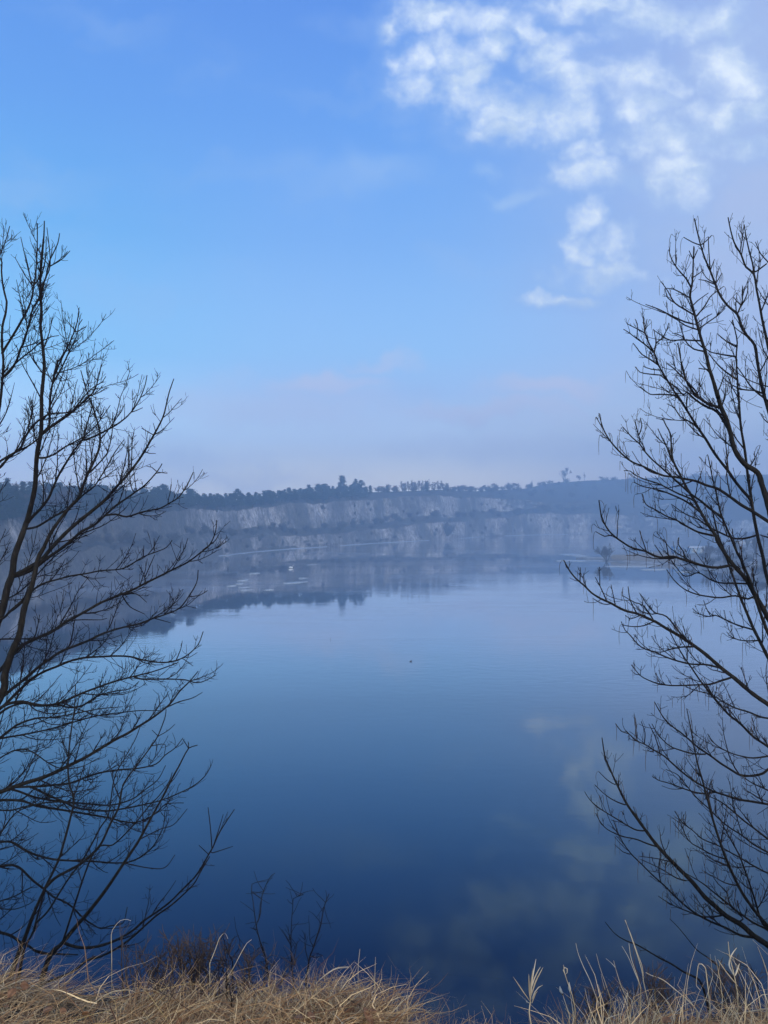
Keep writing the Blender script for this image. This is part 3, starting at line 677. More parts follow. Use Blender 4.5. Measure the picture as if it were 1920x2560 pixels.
def shelf(u0, u1, label, seed):      # thin ice still fast to the foot of the cliff
    g = np.random.default_rng(seed); rows = []
    jz = int(np.argmin(np.abs(qs - 0)))
    for u in np.arange(u0, u1, 2.6):
        b = G[int(np.argmin(np.abs(us - u))), jz]; f = min(1, (u - u0) / 25, (u1 - u) / 25); w = (2.0 + 1.6 * math.sin(u * .11 + seed) * math.sin(u * .037)) * f + .15
        d = b[:2] / np.linalg.norm(b[:2])
        rows.append([[b[0] + d[0] * .8, b[1] + d[1] * .8, .22], [b[0], b[1], .22], [b[0] - d[0] * w, b[1] - d[1] * w, .16], [b[0] - d[0] * (w + .1), b[1] - d[1] * (w + .1), -.05]])
    V = np.array(rows); p = V.mean((0, 1)); p[2] = 0
    mb = MB(); mb.grid(V); return tag(mb.build('ice_shelf', M_ice, origin=p, smooth=False), label, 'ice')
shelf(545, 820, 'thin pale ice shelf along the left foot of the far cliff', 1)
shelf(850, 1075, 'thin pale ice shelf at the foot of the middle of the far cliff', 2)
shelf(1150, 1215, 'short bright ice shelf at the cliff foot just right of the largest dark bush', 3)
shelf(1260, 1420, 'thin pale ice shelf along the right foot of the far cliff', 4)

# birds on the water
p = at(727, 1421, EYE * F / (1421 - HZ)); p[2] = 0
t = empty('swan', p, 'small white swan floating far out on the left water', 'swan')
b = MB(); s = np.linspace(0, 1, 12); b.tube(np.stack([-.62 + 1.2 * s, 0 * s, .14 + .10 * np.sin(s * 3.1) + .14 * (1 - s) ** 2], 1), .02 + .27 * np.sin(np.pi * s ** .8) ** .8, 10)
q = np.array([[.45, 0, .22], [.62, 0, .45], [.58, 0, .72], [.62, 0, .86], [.74, 0, .88], [.82, 0, .84]]); b.tube(catmull(q, .05), np.interp(np.linspace(0, 1, len(catmull(q, .05))), [0, .3, .7, .85, 1], [.11, .06, .05, .075, .04]), 8)
b.build('body', M_swan, t)
b = MB(); b.tube([[.82, 0, .84], [.92, 0, .80], [.97, 0, .79]], [.035, .025, .006], 6); b.build('beak', M_beak, t)
def duck(u, y, rz, label):
    p = at(u, y, EYE * F / (y - HZ)); p[2] = 0
    t = empty('duck', p, label, 'duck'); t.rotation_euler = (0, 0, rz); t.scale = (.58, .58, .58)
    b = MB(); s = np.linspace(0, 1, 10); b.tube(np.stack([-.24 + .46 * s, 0 * s, .05 + .03 * np.sin(s * 3.1) + .06 * (1 - s) ** 3], 1), .008 + .095 * np.sin(np.pi * s ** .85) ** .8, 9)
    q = np.array([[.16, 0, .08], [.2, 0, .15], [.215, 0, .20], [.25, 0, .215]]); b.tube(q, [.05, .035, .042, .02], 8); b.build('body', M_duck, t)
    b = MB(); b.tube([[.25, 0, .213], [.30, 0, .205]], [.018, .008], 6); b.build('beak', M_beak, t)
duck(1027, 1654, .3, 'dark duck on the open water right of the middle')
p = at(826, 1600, EYE * F / (1600 - HZ)); p[2] = -.2
mb = MB(); mb.tube(p + np.array([[0, 0, 0], [.01, 0, .25], [.03, .01, .42], [.02, 0, .52]]), [.02, .018, .014, .006], 6)
tag(mb.build('stick', M_bark, origin=p), 'short dark stick poking out of the open water left of the duck', 'stick')

# ------------------------------------------------------------------ the near trees: main limbs follow the photo, at their own depths, then twigs grow on them
TILES = {'A': (0, 540, 4.1475), 'B': (0, 900, 3.318), 'C': (0, 1300, 2.765), 'D': (0, 1700, 2.765), 'E': (0, 2000, 2.765),
         'P': (1520, 530, 4.1475), 'Q': (1480, 980, 3.770), 'R': (1400, 1350, 3.190), 'S': (1440, 1740, 3.160), 'Z': (0, 0, 1.0)}
def px(s):
    out = []; T = TILES['Z']
    for w in s.split():
        if w in TILES: T = TILES[w]; continue
        x, y = w.split(','); out.append((T[0] + float(x) / T[2], T[1] + float(y) / T[2]))
    return np.array(out)

# "root radius, tip radius, points"; root first or last, in pixels of the photo
LEFT_MAIN = """
30 24 Z -250,2800 -190,2450 -140,2150 -95,1900 -60,1720 -30,1620
10 6.4 Z -30,1620 C 15,620 50,470 85,370 100,250 150,110 185,10
6.4 1.3 C 185,10 B 215,1370 260,1200 290,1050 300,870 310,760 340,600 345,430 345,300 365,100 A 460,1560 440,1320 420,1150 430,950 415,840 420,640 440,400 455,200 460,50
11 5 Z -95,1900 C 10,1210 30,1080 80,920 135,790 165,620 215,470 240,370 265,260 310,180
7 1.2 C 310,180 B 370,1540 430,1420 500,1320 580,1220 660,1130 690,1040 730,940 770,860 820,740 830,640 820,560 780,420 720,260 670,85
8 1.2 C 95,385 200,330 290,270 350,200 B 540,1440 640,1350 740,1270 860,1170 960,1060 1050,960 1130,860 1190,770 1260,650 1310,560 1360,450 1400,280 1442,155
6 1.2 C 95,395 220,345 333,260 B 500,1570 600,1490 680,1420 780,1370 870,1290 960,1210 1060,1140 1130,1090 1200,1040 1300,930 1345,860
3 1.1 B 870,1290 960,1280 1050,1300 1150,1270 1230,1250 1330,1230 1400,1190 1480,1140 1550,1040 1605,928
5 1.2 B 220,1370 260,1310 330,1240 400,1150 440,1060 490,950 550,850 620,740 690,650 720,540 760,390 755,310
3 1.1 B 690,670 790,630 870,590 960,540 1030,490 1090,430 1150,340 1200,220 1220,125
3.4 1 B 220,1400 300,1385 380,1340 460,1290 540,1250 620,1190 700,1110 780,1050 840,960 890,880 950,770 1030,660
8 2.6 Z -60,1720 -40,1400 A -60,2400 0,1950 20,1750 35,1500 20,1350 25,1150 60,1000 70,890
2.6 1 A 70,890 30,720 15,560 20,480 -5,420 60,250 100,105
4 1.1 A 20,1430 40,1390 170,1180 280,980 330,850 350,720 370,600 385,330 388,75
4 1.1 A 20,1680 110,1600 180,1480 210,1380 250,1300 300,1120 340,960 400,860 470,650 520,450 550,390 600,280 618,178
2.6 1 A 40,1660 180,1510 330,1390 420,1310 540,1250 610,1240
1.8 .9 A 350,720 410,620 430,400 445,240
1.6 .8 A 330,690 275,480 215,215
1.6 .8 A 350,730 270,630 155,430
1.8 .8 A 425,640 470,450 480,210
1.8 .8 A 430,720 500,590 520,440 487,120
1.6 .8 A 520,520 640,450 727,360
1.4 .8 A 520,520 440,430 385,330
1.3 .7 A 530,430 545,285
4 1.1 B 340,610 400,560 410,500 415,340 425,250 450,130 480,0 A 570,1640 620,1520 700,1360 770,1200 800,1100 820,955
2.4 1 A 540,1750 640,1570 720,1400 800,1230 812,1140 855,1070
1.4 .8 A 790,1200 740,1140 675,1065
1.4 .8 A 800,1200 895,1148
4 1 B 340,610 400,570 520,490 620,410 700,340 770,270 800,210 840,40
2.6 1 B 370,590 490,500 600,420 700,300 770,230 850,180 878,135
1.2 .7 B 785,240 790,95
1.3 .7 B 780,290 890,230
4.5 1.2 B -60,920 0,890 80,800 170,730 210,640 270,550 350,480 430,445 560,435 640,390 740,290
4 1 B -40,870 0,840 100,780 240,710 330,640 450,540
3 .9 B 310,810 380,810 470,770 540,720 620,680 700,630 790,550 850,470 915,375
1.4 .8 B 1085,435 1130,420 1185,395
1.4 .8 B 1270,620 1200,580 1175,565
1.2 .7 B 1290,590 1270,520
1.5 .8 B 1200,760 1240,775 1290,775
1.5 .8 B 1060,950 1065,740 1050,700
1.5 .8 B 1105,1090 1080,1000 1070,760
1.3 .7 B 1130,1080 1110,920 1115,870
1.3 .7 B 1300,930 1390,940
1.3 .7 B 1300,925 1260,890 1215,880
1.8 .8 B 690,1050 715,930 710,680
1.6 .8 B 765,870 760,800 735,640
2.2 .8 B 750,930 870,800 900,740 930,600 935,430
4 1 C -80,700 20,680 60,640 150,560 220,490 300,440 400,410 500,385 600,370 700,350 830,340 900,310 990,255 1080,220 1150,190 1190,140
1.4 .7 C 1065,225 1065,125
1.4 .7 C 990,255 995,175
6.5 1.1 C -60,1080 10,1030 60,960 150,870 250,820 370,765 430,720 540,660 620,615 700,570 800,530 900,490 1000,440 1100,390 1200,340 1300,290 1380,230 1450,170 1490,80 1497,0
1.6 .8 C 1400,210 1440,180 1490,140 1520,85
1.4 .8 C 1000,440 1000,390 960,310
1.5 .8 C 1000,400 1070,240
1.8 .8 C 850,520 940,510 1015,570
1.8 .8 C 850,530 900,600 1000,650
1.8 .8 C 440,700 560,690 700,690 740,680
5.5 1.1 C -50,1270 10,1230 80,1170 170,1100 250,1030 330,970 420,910 520,870 620,830 700,790 820,750 950,720 1060,680 1150,650 1240,610 1310,520 1360,430 1370,345
1.4 .7 C 1310,530 1380,520 1435,487
1.4 .7 C 1135,655 1145,600
1.4 .7 C 1070,680 1180,710
5.5 1.1 C -50,1340 30,1280 130,1180 220,1100 300,1050 400,1010 500,970 600,950 700,945 800,940 900,945 1000,970 1120,985 1220,970 1300,930 1370,860 1405,770
1.3 .7 C 1260,955 1335,1010
1.5 .7 C 1220,965 1250,890 1260,835
5.5 1.1 C -50,1330 0,1300 60,1270 150,1255 240,1275 350,1280 450,1250 560,1200 640,1170 750,1130 850,1100 950,1075 1050,1050 1140,1020 1230,985
2.2 1 C 930,1085 980,1100 1080,1100 1190,1100 1280,1105 1360,1125 1420,1110 1495,1070
9 1.2 D -80,800 0,775 80,745 180,710 280,680 380,640 480,590 600,530 700,470 800,410 880,370 960,320 1040,270 1110,220 1180,160 1240,80 1310,10 C 1370,1045
1.8 .8 D 1150,190 1240,150 1330,125 1400,85
3.6 1 D -50,430 30,400 120,385 250,360 360,335 480,300 600,265 720,240 840,225 960,212 1110,212
3.6 .9 D -40,430 0,400 120,310 250,265 350,260 480,240 600,215 720,195 850,185
4 .9 D -40,260 0,230 60,190 160,160 270,180 380,170 480,190 560,180 680,110 780,80 900,60 960,10
3.6 .9 D 50,745 150,740 280,735 380,725 480,715 600,670 700,640 830,620 960,610 1080,580 1140,520 1210,470 1265,400
3.4 .9 D 60,750 130,770 240,810 380,835 480,845 600,855 700,865 800,860 920,820 1000,760 1090,690 1145,590
3.6 .9 D 200,735 260,760 340,800 440,840 520,880 600,895 740,905 850,890 1000,860 1120,830 1220,790 1340,730 1420,660 1460,590
3.4 .9 D -50,910 0,900 80,900 200,870 340,845 480,850 600,880
4.2 .9 D -50,840 0,830 150,835 250,870 380,890 500,910 620,930 760,955 860,980 960,980 1080,920 1140,860 1220,850 1270,850
4.6 .9 E -50,290 0,290 80,290 160,340 250,380 370,410 500,420 650,425 780,435 880,430 960,400 1040,340 1090,270 1130,180 1140,70
5 1 E -60,465 0,460 90,450 150,480 220,550 310,620 370,670 440,700 500,740 580,820 640,860 700,890 760,870 850,850 880,740
7 1.5 E -80,890 0,915 80,940 150,990 200,1010 270,1055 400,1065 540,1070
2.6 .9 E -40,270 0,235 80,120 140,70 230,40
2.2 .9 E -40,745 0,750 100,755 200,720 240,690
2.2 .9 E -40,710 0,700 100,665 220,600
2.4 .9 C -40,560 0,560 100,520 200,440 300,330 380,250 470,190 560,120
2.4 .9 C -40,850 0,825 200,820 320,800 420,740 520,690
2.6 .9 D -40,560 0,540 90,490 180,480 260,520 330,570 420,610 560,600 680,540
"""
LEFT_MAIN += """8 1.3 Z -62,1740 -160,1540 -260,1300 -300,1050 -380,820
8 1.3 Z -96,1910 -220,1750 -360,1600 -470,1380 -540,1200
7 1.3 Z -142,2160 -280,2060 -430,1930 -560,1760
6 1.2 Z -45,1640 -110,1400 -150,1120 -140,860 -180,640
7 1.2 Z -165,2300 -330,2260 -480,2150 -610,2010
"""
SAP1 = """
7 3 Z 15,2480 E 120,1085 170,960 220,820 270,700 310,610
3.6 1.2 E 310,610 370,490 410,400 440,300 480,150 510,0 D 480,720 470,600 480,450 495,330 515,200 522,30
4 1 E 310,610 380,540 470,490 560,440 640,370 700,300 760,170 820,50 D 850,730 930,610 1000,520 1050,450 1090,390 1140,260 1148,200
4.5 1.6 Z 40,2470 E 165,1040 225,920 260,800 290,690 310,630
3 .9 E 250,850 330,770 400,660 470,550 560,430 620,330 700,180 750,100 D 790,680 850,560 930,420 970,320
1.2 .7 D 1090,390 1160,350 1210,305
1.2 .7 D 1090,385 1050,345
1.2 .7 D 1050,455 1140,445 1135,520
"""
SAP2 = """
8 5 Z 90,2500 E 340,1090 430,990
5 1.3 E 430,990 520,880 590,800 680,690 760,580 840,460 900,370 960,280 1030,150 1090,40 D 1130,800 1190,680 1240,590 1280,510 1305,470 1365,450
1.4 .9 D 1305,475 1265,410
1.2 .8 D 1305,470 1300,425
3 1 E 640,380 780,310 870,230 960,130 1040,30 D 1100,800 1170,700 1190,640
4.8 1.1 E 435,985 520,1015 620,1020 720,1000 820,960 920,900 1000,830 1090,770 1180,700 1260,620 1340,540 1390,470 1440,380 1470,330 1520,220 1620,65
4.5 1.2 Z 180,2430 E 600,1110 700,1080 800,1030 900,960 990,880 1080,800 1180,730 1260,660 1340,580 1390,490 1450,390
1.6 .9 E 1465,335 1455,200 1438,50
1.6 .9 E 1475,320 1520,180 1543,100
1.3 .8 E 1470,365 1610,320
1.3 .8 E 1440,375 1375,313
1.6 .8 E 970,270 1110,200 1200,170 1295,60
1.6 .8 E 880,440 1000,465 1110,475 1160,450 1210,378
"""
RIGHT = """
30 4 Z 2130,2800 2085,2500 2060,2280 2035,2050 2010,1850 1985,1650 1990,1400 2005,1150 2025,900 2040,650 2050,420
15 1.3 Z 1985,1650 1962,1480 1948,1380 Q 1659,1060 1600,870 1560,760 1440,680 1370,590 1330,500 1300,370 1260,240 1210,130 1180,0 P 1140,1930 1100,1780 1050,1620 1010,1450 970,1330 940,1220 910,1110 880,990 850,870 870,760 880,640 885,480 890,355
8 1.3 Q 1659,1060 1720,700 1720,400 1659,160 1620,30 P 1620,1900 1580,1730 1550,1560 1520,1380 1440,1280 1380,1170 1340,1060 1240,970 1160,860 1110,740 1060,610 1000,470 960,340 930,220 895,70
7 4.2 Z 1990,1700 1955,1560 Q 1650,1750 1610,1550 1570,1400
5.5 1.3 Q 1570,1400 1530,1200 1500,1000 1470,800 1440,550 1400,300 1380,0 P 1350,1950 1340,1700 1330,1500 1340,1350 1320,1240 1290,1120
5 1.3 Q 1510,1080 1490,1010 1420,930 1340,830 1280,740 1200,640 1130,540 1070,440 1000,340 930,230 850,100 790,10 P 750,1960 680,1850 600,1720 530,1600 480,1460 430,1370 385,1250 365,1090
11 5 Z 1985,1660 R 1659,620 1610,530 1550,430 1490,320 1400,220
6.5 1.3 R 1400,220 1330,130 1250,0 Q 1170,1360 1100,1260 1030,1140 970,1030 890,900 830,780 770,660 750,560 740,400 700,320 665,245
7 1.3 Z 1985,1720 1945,1630 R 1659,740 1620,640 1570,500 1530,360 1470,220 1430,130 Q 1370,1520 1320,1400 1260,1260 1210,1130 1170,950 1140,830 1110,680 1090,590
7 1.4 Z 1985,1760 1945,1680 R 1659,940 1640,900 1590,800 1540,700 1490,580 1440,460 1390,320 1340,180 Q 1250,1500 1200,1380 1160,1230 1120,1060
6 1.2 Q 1730,1270 1659,1220 1520,1130 1400,1060 1290,980 1180,910 1080,880 980,840 880,820 780,800 680,790 580,750 480,700 380,660 300,600 220,520 150,430 100,330 65,200
1.5 .9 Q 105,345 70,290 40,235
1.4 .9 Q 150,435 110,430 75,405
3.6 1.2 Q 1230,1190 1210,1170 1100,1090 1030,1030 930,960 830,870 730,780 640,700 560,630 490,550 450,490 380,430 290,330
1.6 1 Q 450,480 445,430 410,290
1.6 1 Q 445,400 470,320 455,245
2.6 1.1 Q 780,680 750,640 710,530 660,430 620,345
2.6 1.1 Q 975,1035 920,1000 820,960 720,910 620,860 520,830 420,790 360,745 300,740
3 1.1 Q 1030,1140 900,1040 780,980 680,940 580,910 480,890 395,850
3.2 1.1 Q 1170,1360 1080,1340 1000,1320 900,1270 800,1210 700,1170 600,1110 510,1060 470,960
5 1.3 Q 1390,1670 1320,1635 1180,1655 1060,1640 960,1610 860,1580 760,1550 660,1560 580,1540 500,1500 380,1470 280,1410 200,1350 140,1280 90,1170 65,1020
1.6 1 Q 180,1350 120,1360 35,1315
1.6 1 Q 510,1495 475,1390 448,1305
1.6 1 Q 670,1555 590,1440
1.7 1 Q 720,1545 690,1400 640,1375
1.8 1 Q 880,1580 860,1500 815,1440 820,1370
3 1.1 Q 1740,1370 1659,1370 1580,1345
3 1 Q 1550,1350 1440,1380 1340,1380 1240,1340 1100,1270 1000,1200 880,1150 750,1060
2.4 1 Q 1000,345 940,290 830,230 780,150 705,110
4 1.2 P 1180,2050 1160,2030 1060,2000 960,1940 900,1890 830,1790 790,1680 760,1570 745,1440 720,1360
3.6 1.2 Q 1240,240 1210,150 1100,110 1000,40 P 920,1870 850,1790 760,1700 680,1620 610,1570
4 1.3 Q 1290,360 1180,190 1060,130 960,60 895,0 P 780,1900 720,1830 640,1770 540,1690
9 1.4 R 1730,1370 1659,1310 1570,1250 1480,1180 1390,1100 1310,1040 1240,980 1160,910 1080,850 1000,795 920,745 840,700 760,650 690,620 610,585 540,570 470,540 400,500 330,470 250,420 190,360 130,310 80,250 30,160
1.6 .9 R 160,320 163,220
1.7 .9 R 370,480 320,370 280,295
1.3 .9 R 318,360 316,215
1.5 .9 R 400,510 340,510 260,465
1.8 1 R 610,580 560,480 543,370
2 1 R 740,630 660,520 600,500 495,440
2.6 1 R 1000,790 940,720 850,610 760,580 700,520 640,430
1.8 1 R 750,650 660,685 570,690 490,675
1.5 1 R 640,600 560,630 520,600
3.2 1 R 1310,1030 1170,995 1050,990 940,965 850,935 760,895 680,870 620,830 560,760 520,720 488,650
2.4 1 R 1080,850 960,855 870,875 800,895 740,885
3 1 R 1370,1095 1290,1120 1200,1150 1100,1155 980,1160 880,1160 780,1145 700,1115 640,1080 568,995
4.6 1.2 S 1600,470 1517,400 1400,320 1300,220 1200,140 1080,0 R 1260,1300 1180,1200 1110,1110 1050,1020 1000,950 950,870 890,760 860,690
3 1 R 1690,1420 1600,1410 1500,1370 1400,1340 1300,1290 1200,1230 1080,1200 1000,1170
2.6 1 R 1560,730 1540,715 1420,680 1330,640 1240,600 1190,610 1110,590 1057,545
1.3 .8 R 1200,605 1165,540 1145,480
3 1 R 1560,440 1500,470 1400,445 1280,460 1180,450 1080,430 990,390 910,320 850,235
2.6 1 R 1510,350 1400,345 1270,340 1190,310 1100,260 1000,290 930,220 880,150
2.2 1 R 1600,800 1500,805 1420,795 1340,755
4.6 1.1 S 1650,870 1517,855 1400,835 1300,820 1200,790 1090,755 1010,715 930,670 850,610 770,540 690,470 620,430 550,385 470,350 420,300 360,280 312,218
1.6 .9 S 540,380 545,290 515,200
1.7 .9 S 665,455 625,320 575,220
4.4 1.1 S 1640,540 1517,580 1480,610 1400,630 1300,625 1220,580 1140,530 1060,470 970,410 900,350 830,290 760,240 700,180 660,120 620,45
2.4 1 S 1600,790 1517,745 1440,710 1380,680 1300,625
2.2 1 S 1020,460 920,455 830,430 750,400 690,350 640,290 600,220
7 1.1 Z 2075,2420 S 1640,1930 1540,1850 1500,1800 1430,1720 1370,1640 1310,1550 1240,1410 1180,1270 1130,1130 1080,970 1040,820 1000,670 970,570 940,440 920,330 895,200 875,100
13 1.2 Z 2080,2470 S 1750,2140 1600,2040 1517,1970 1400,1890 1310,1810 1190,1740 1100,1660 1020,1590 920,1470 840,1390 760,1310 640,1180 550,1060 470,950 400,850 330,710 270,580 230,480 205,330
1.5 .8 S 310,700 250,665 180,597
1.7 .8 S 390,860 300,825 220,770 148,700
2.1 .8 S 550,1065 480,1060 400,1020 320,970 190,890 110,820 68,755
2.1 .8 S 640,1190 560,1165 470,1130 370,1110 250,1055 190,990 155,925
1.9 .8 S 890,1460 800,1440 680,1370 600,1330 510,1290
1.6 .8 S 750,1310 640,1285 500,1265
4.2 .9 S 1430,1910 1300,1890 1180,1830 1060,1780 950,1720 880,1670 800,1600 700,1500 600,1410 510,1320 430,1240 350,1120 295,980
1.4 .7 S 430,1250 370,1230 315,1180
2.4 .8 S 1180,1730 1080,1745 980,1740 880,1700 780,1660 700,1615 650,1580
3.6 1 S 1620,1430 1517,1400 1400,1340 1300,1280 1210,1230 1120,1180 1000,1130 920,1060 840,1000 780,910
2 .8 S 1185,1290 1080,1255 980,1200 890,1140 815,980
3.4 1 S 1620,1280 1517,1235 1400,1170 1310,1100 1230,1050 1150,990 1050,890 950,800 860,690 800,620 710,580
2.4 .9 S 1100,760 1020,770 960,765 860,735 740,690 650,665 600,630
3.6 1.2 S 1620,1200 1517,1130 1400,1040 1320,980 1240,910 1150,840 1050,790
3.4 1.2 S 1560,1880 1470,1790 1410,1600 1350,1420 1290,1260 1220,1130 1150,1000
2.2 .9 S 1320,1760 1215,1640 1190,1550 1120,1480 1075,1415
2.8 1 S 1620,450 1517,475 1400,490 1330,480 1250,460 1160,420 1090,370 1040,300
4 1 S 1600,1910 1500,1840 1400,1790 1300,1720 1200,1640 1100,1560 1000,1480 920,1430 850,1390
6.5 1.3 P 1760,1800 1700,1560 1659,1400 1640,1300 1600,1120 1570,950 1540,800 1510,640 1430,570 1380,440 1310,320 1270,180 1245,55
2.4 1.1 P 1515,650 1500,540 1470,430 1440,300 1410,130
1.4 .9 P 1385,440 1400,360 1415,260
2 1 P 1530,620 1640,540 1659,520 1580,430 1530,310
1.6 1 P 960,345 880,315 785,262
1.5 1 P 960,345 1020,300 1075,242
1.7 1 P 1060,610 1045,400 1040,255
1.4 .9 P 1065,595 1105,490
1.8 1 P 1105,750 1010,710 940,700
1.5 1 P 1115,745 1150,690 1180,635
2.2 1 P 1340,1060 1390,930 1395,770
1.6 1 P 1385,970 1340,930 1305,885
1.8 1 P 1390,960 1445,840 1450,715
2.4 1 P 860,780 810,690 730,600 660,490 630,390
1.5 1 P 880,680 940,640 990,600
1.4 1 P 885,490 930,390
1.4 1 P 885,495 840,400
2 1 P 850,890 760,840 680,800 610,790
2.4 1 P 880,1060 780,1000 690,940 620,820 550,720
1.6 1 P 690,940 620,890 590,790
2.5 1 P 910,1165 800,1140 690,1090 610,1050 520,1005 390,958
2 1 P 930,1220 800,1175 720,1120 610,1060
2.5 1 P 970,1335 860,1330 760,1325 650,1330 570,1290 470,1220
2 1 P 940,1215 1040,1140 1130,1080 1215,1000
2 1 P 900,1100 1000,980 1060,880 1120,830 1200,770
1.6 1 P 880,970 930,920 1040,840
2.2 1 P 1000,1445 890,1420 820,1360 770,1290 690,1260
1.6 1 P 915,1160 1000,1100 1080,1055
1.8 1 P 385,1255 300,1210 200,1160
2.2 1 P 480,1460 380,1370 295,1310 210,1245 160,1215
1.4 .9 P 300,1305 305,1160 280,1110
2 1 P 480,1460 500,1360 560,1310 610,1220 630,1150
1.4 .9 P 500,1360 480,1240 470,1215
1.5 .9 P 385,1230 405,1110
2.2 1 P 525,1590 440,1530 350,1475 300,1410 260,1360
2 1 P 580,1690 530,1690 430,1680 330,1660 280,1605
1.8 1 P 560,1640 450,1630 365,1600
2.4 1 P 700,1900 560,1890 440,1890 370,1840 330,1810
2.4 1 P 1340,1400 1240,1350 1130,1260
2.6 1 P 1335,1500 1200,1480 1060,1450 1000,1400
2.6 1 P 1340,1740 1200,1640 1110,1550 1040,1460
2.6 1 P 1600,1880 1520,1850 1400,1840 1280,1790 1200,1720
3 1 P 1680,1990 1659,1960 1500,1830 1400,1690 1330,1590
2.4 1.2 P 1180,2020 1210,1900 1225,1800
1.8 1.2 P 1050,1630 1000,1630 940,1620
"""
RIGHT += """9 1.3 Z 2045,2130 2130,1950 2260,1760 2390,1560 2470,1380
8 1.3 Z 2015,1880 2110,1680 2200,1450 2300,1240 2350,1040
8 1.3 Z 1986,1600 2060,1420 2150,1200 2200,980 2260,780
6 1.3 Z 2000,1200 2080,1020 2140,830 2170,640
5 1.2 Z 2022,930 1975,800 1955,640 1960,520
7 1.3 Z 2062,2300 2190,2190 2350,2080 2500,1900
"""
WHIPS = """
3.4 .8 Z 1780,2560 1755,2462 S 920,2212 850,2180 760,2120 660,2070 560,2010 480,1965 400,1935 310,1880 230,1785
3 .8 Z 1880,2560 S 1230,2212 1160,2170 1060,2080 960,2010 900,1940 810,1830 740,1760
2 .8 Z 1900,2560 S 1420,2210 1300,2120 1240,2060
"""

def grow_twigs(tw, pods, P, R, k, g, style, depth=0):
    """twigs in opposite pairs along a limb P (metres), and on thick limbs whole side shoots; k metres per photo pixel there"""
    if R[0] < 1.9 * k and depth == 0:      # already a fine shoot: nearly bare
        style = dict(style, step=style['step'] * 2.2, skip=.5, lev=0, start=.2, len=(8, 26))
    seg = np.linalg.norm(np.diff(P, axis=0), axis=1); L = np.concatenate([[0], np.cumsum(seg)]); tot = L[-1]
    s = tot * style['start'] + g.uniform(0, 1) * style['step'] * k; nxt = s + g.uniform(.3, 1) * style['gap'] * k
    while s < tot * 0.985:
        i = min(np.searchsorted(L, s) - 1, len(P) - 2); i = max(i, 0)
        f = (s - L[i]) / max(seg[i], 1e-6); p = P[i] + (P[i + 1] - P[i]) * f; rr = R[i] + (R[i + 1] - R[i]) * f
        t = (P[i + 1] - P[i]) / seg[i]
        a = g.normal(0, 1, 3); a -= t * a.dot(t); a /= np.linalg.norm(a)
        if rr < style['rmax'] * k and not (s > tot * style['bare'] and g.random() < .8):
            for sg in (1, -1):
                if g.random() < style['skip']: continue
                twig(tw, pods, p, t, a * sg, g.uniform(*style['len']) * k * (0.55 + 0.45 * min(1, (tot - s) / (120 * k))), min(rr * .75, style['r'] * k), k, g, style, 0)
        if depth == 0 and s > nxt and 1.3 * k < rr < 6 * k and s < .88 * tot:      # a long side shoot, sweeping on and upward
            nxt = s + g.uniform(.6, 1.4) * style['gap'] * k
            Ls = g.uniform(*style['shoot']) * k * (.4 + .6 * (1 - s / tot)); ang = g.uniform(.45, .85); d = t * math.cos(ang) + a * math.sin(ang); Q = [p]
            for _ in range(8):
                d = d + np.array([0, 0, g.uniform(.02, .16)]) + g.normal(0, .06, 3); d /= np.linalg.norm(d); Q.append(Q[-1] + d * Ls / 8)
            Q = np.array(Q); rs = min(rr * .62, 1.9 * k); RR = np.linspace(rs, .62 * k, 9)
            tw.tube(Q, RR, 5); grow_twigs(tw, pods, Q, RR, k, g, style, 1)
        s += style['step'] * k * g.uniform(.5, 1.5)
    if pods is not None and g.random() < .6: pod(pods, P[-1], k, g)
def twig(tw, pods, p, t, a, L, r, k, g, style, lev):
    ang = g.uniform(.55, 1.1); d = t * math.cos(ang) + a * math.sin(ang); d[2] += .18 * style['up']; d /= np.linalg.norm(d)
    n = 5; Q = [p]
    for _ in range(n):
        d = d + np.array([0, 0, style['up'] * g.uniform(.05, .22)]) + g.normal(0, style['kink'], 3); d /= np.linalg.norm(d); Q.append(Q[-1] + d * L / n)
    Q = np.array(Q); rad = np.linspace(r, max(r * .55, .36 * k), n + 1)
    if style['bud']: rad = np.append(rad[:-1], [r * .75, r * .95, r * .3]); Q = np.vstack([Q[:-1], Q[-1] - (Q[-1] - Q[-2]) * .25, Q[-1] - (Q[-1] - Q[-2]) * .1, Q[-1] + (Q[-1] - Q[-2]) * .12])
    tw.tube(Q, rad, 4)
    if pods is not None and g.random() < style['pod']: pod(pods, Q[-1], k, g)
    if lev < style['lev'] and L > 14 * k:
        for _ in range(int(g.integers(1, style['sub']))):
            j = int(g.integers(1, n)); tt = Q[j] - Q[j - 1]; tt = tt / (np.linalg.norm(tt) + 1e-9)
            b = g.normal(0, 1, 3); b -= tt * b.dot(tt); b /= np.linalg.norm(b)
            for sg in ((1, -1) if g.random() < style['pair'] else (1,)):
                twig(tw, pods, Q[j], tt, b * sg, L * g.uniform(.3, .6), r * .75, k, g, style, lev + 1)
def pod(pods, p, k, g):
    L = g.uniform(18, 58) * k; a = g.uniform(0, 6.28); w = g.uniform(.06, .35); s = np.linspace(0, 1, 6)[:, None]
    h = np.array([[math.cos(a), math.sin(a), 0]])
    Q = p + h * (w * L * np.sin(s * 2.2)) + np.array([[0, 0, -1.0]]) * L * (s ** 1.4) + np.array([[0, 0, 1.0]]) * L * .12 * np.sin(s * 3.1)
    pods.append((L, Q, np.array([.45, .55, .62, .62, .55, .35]) * k))

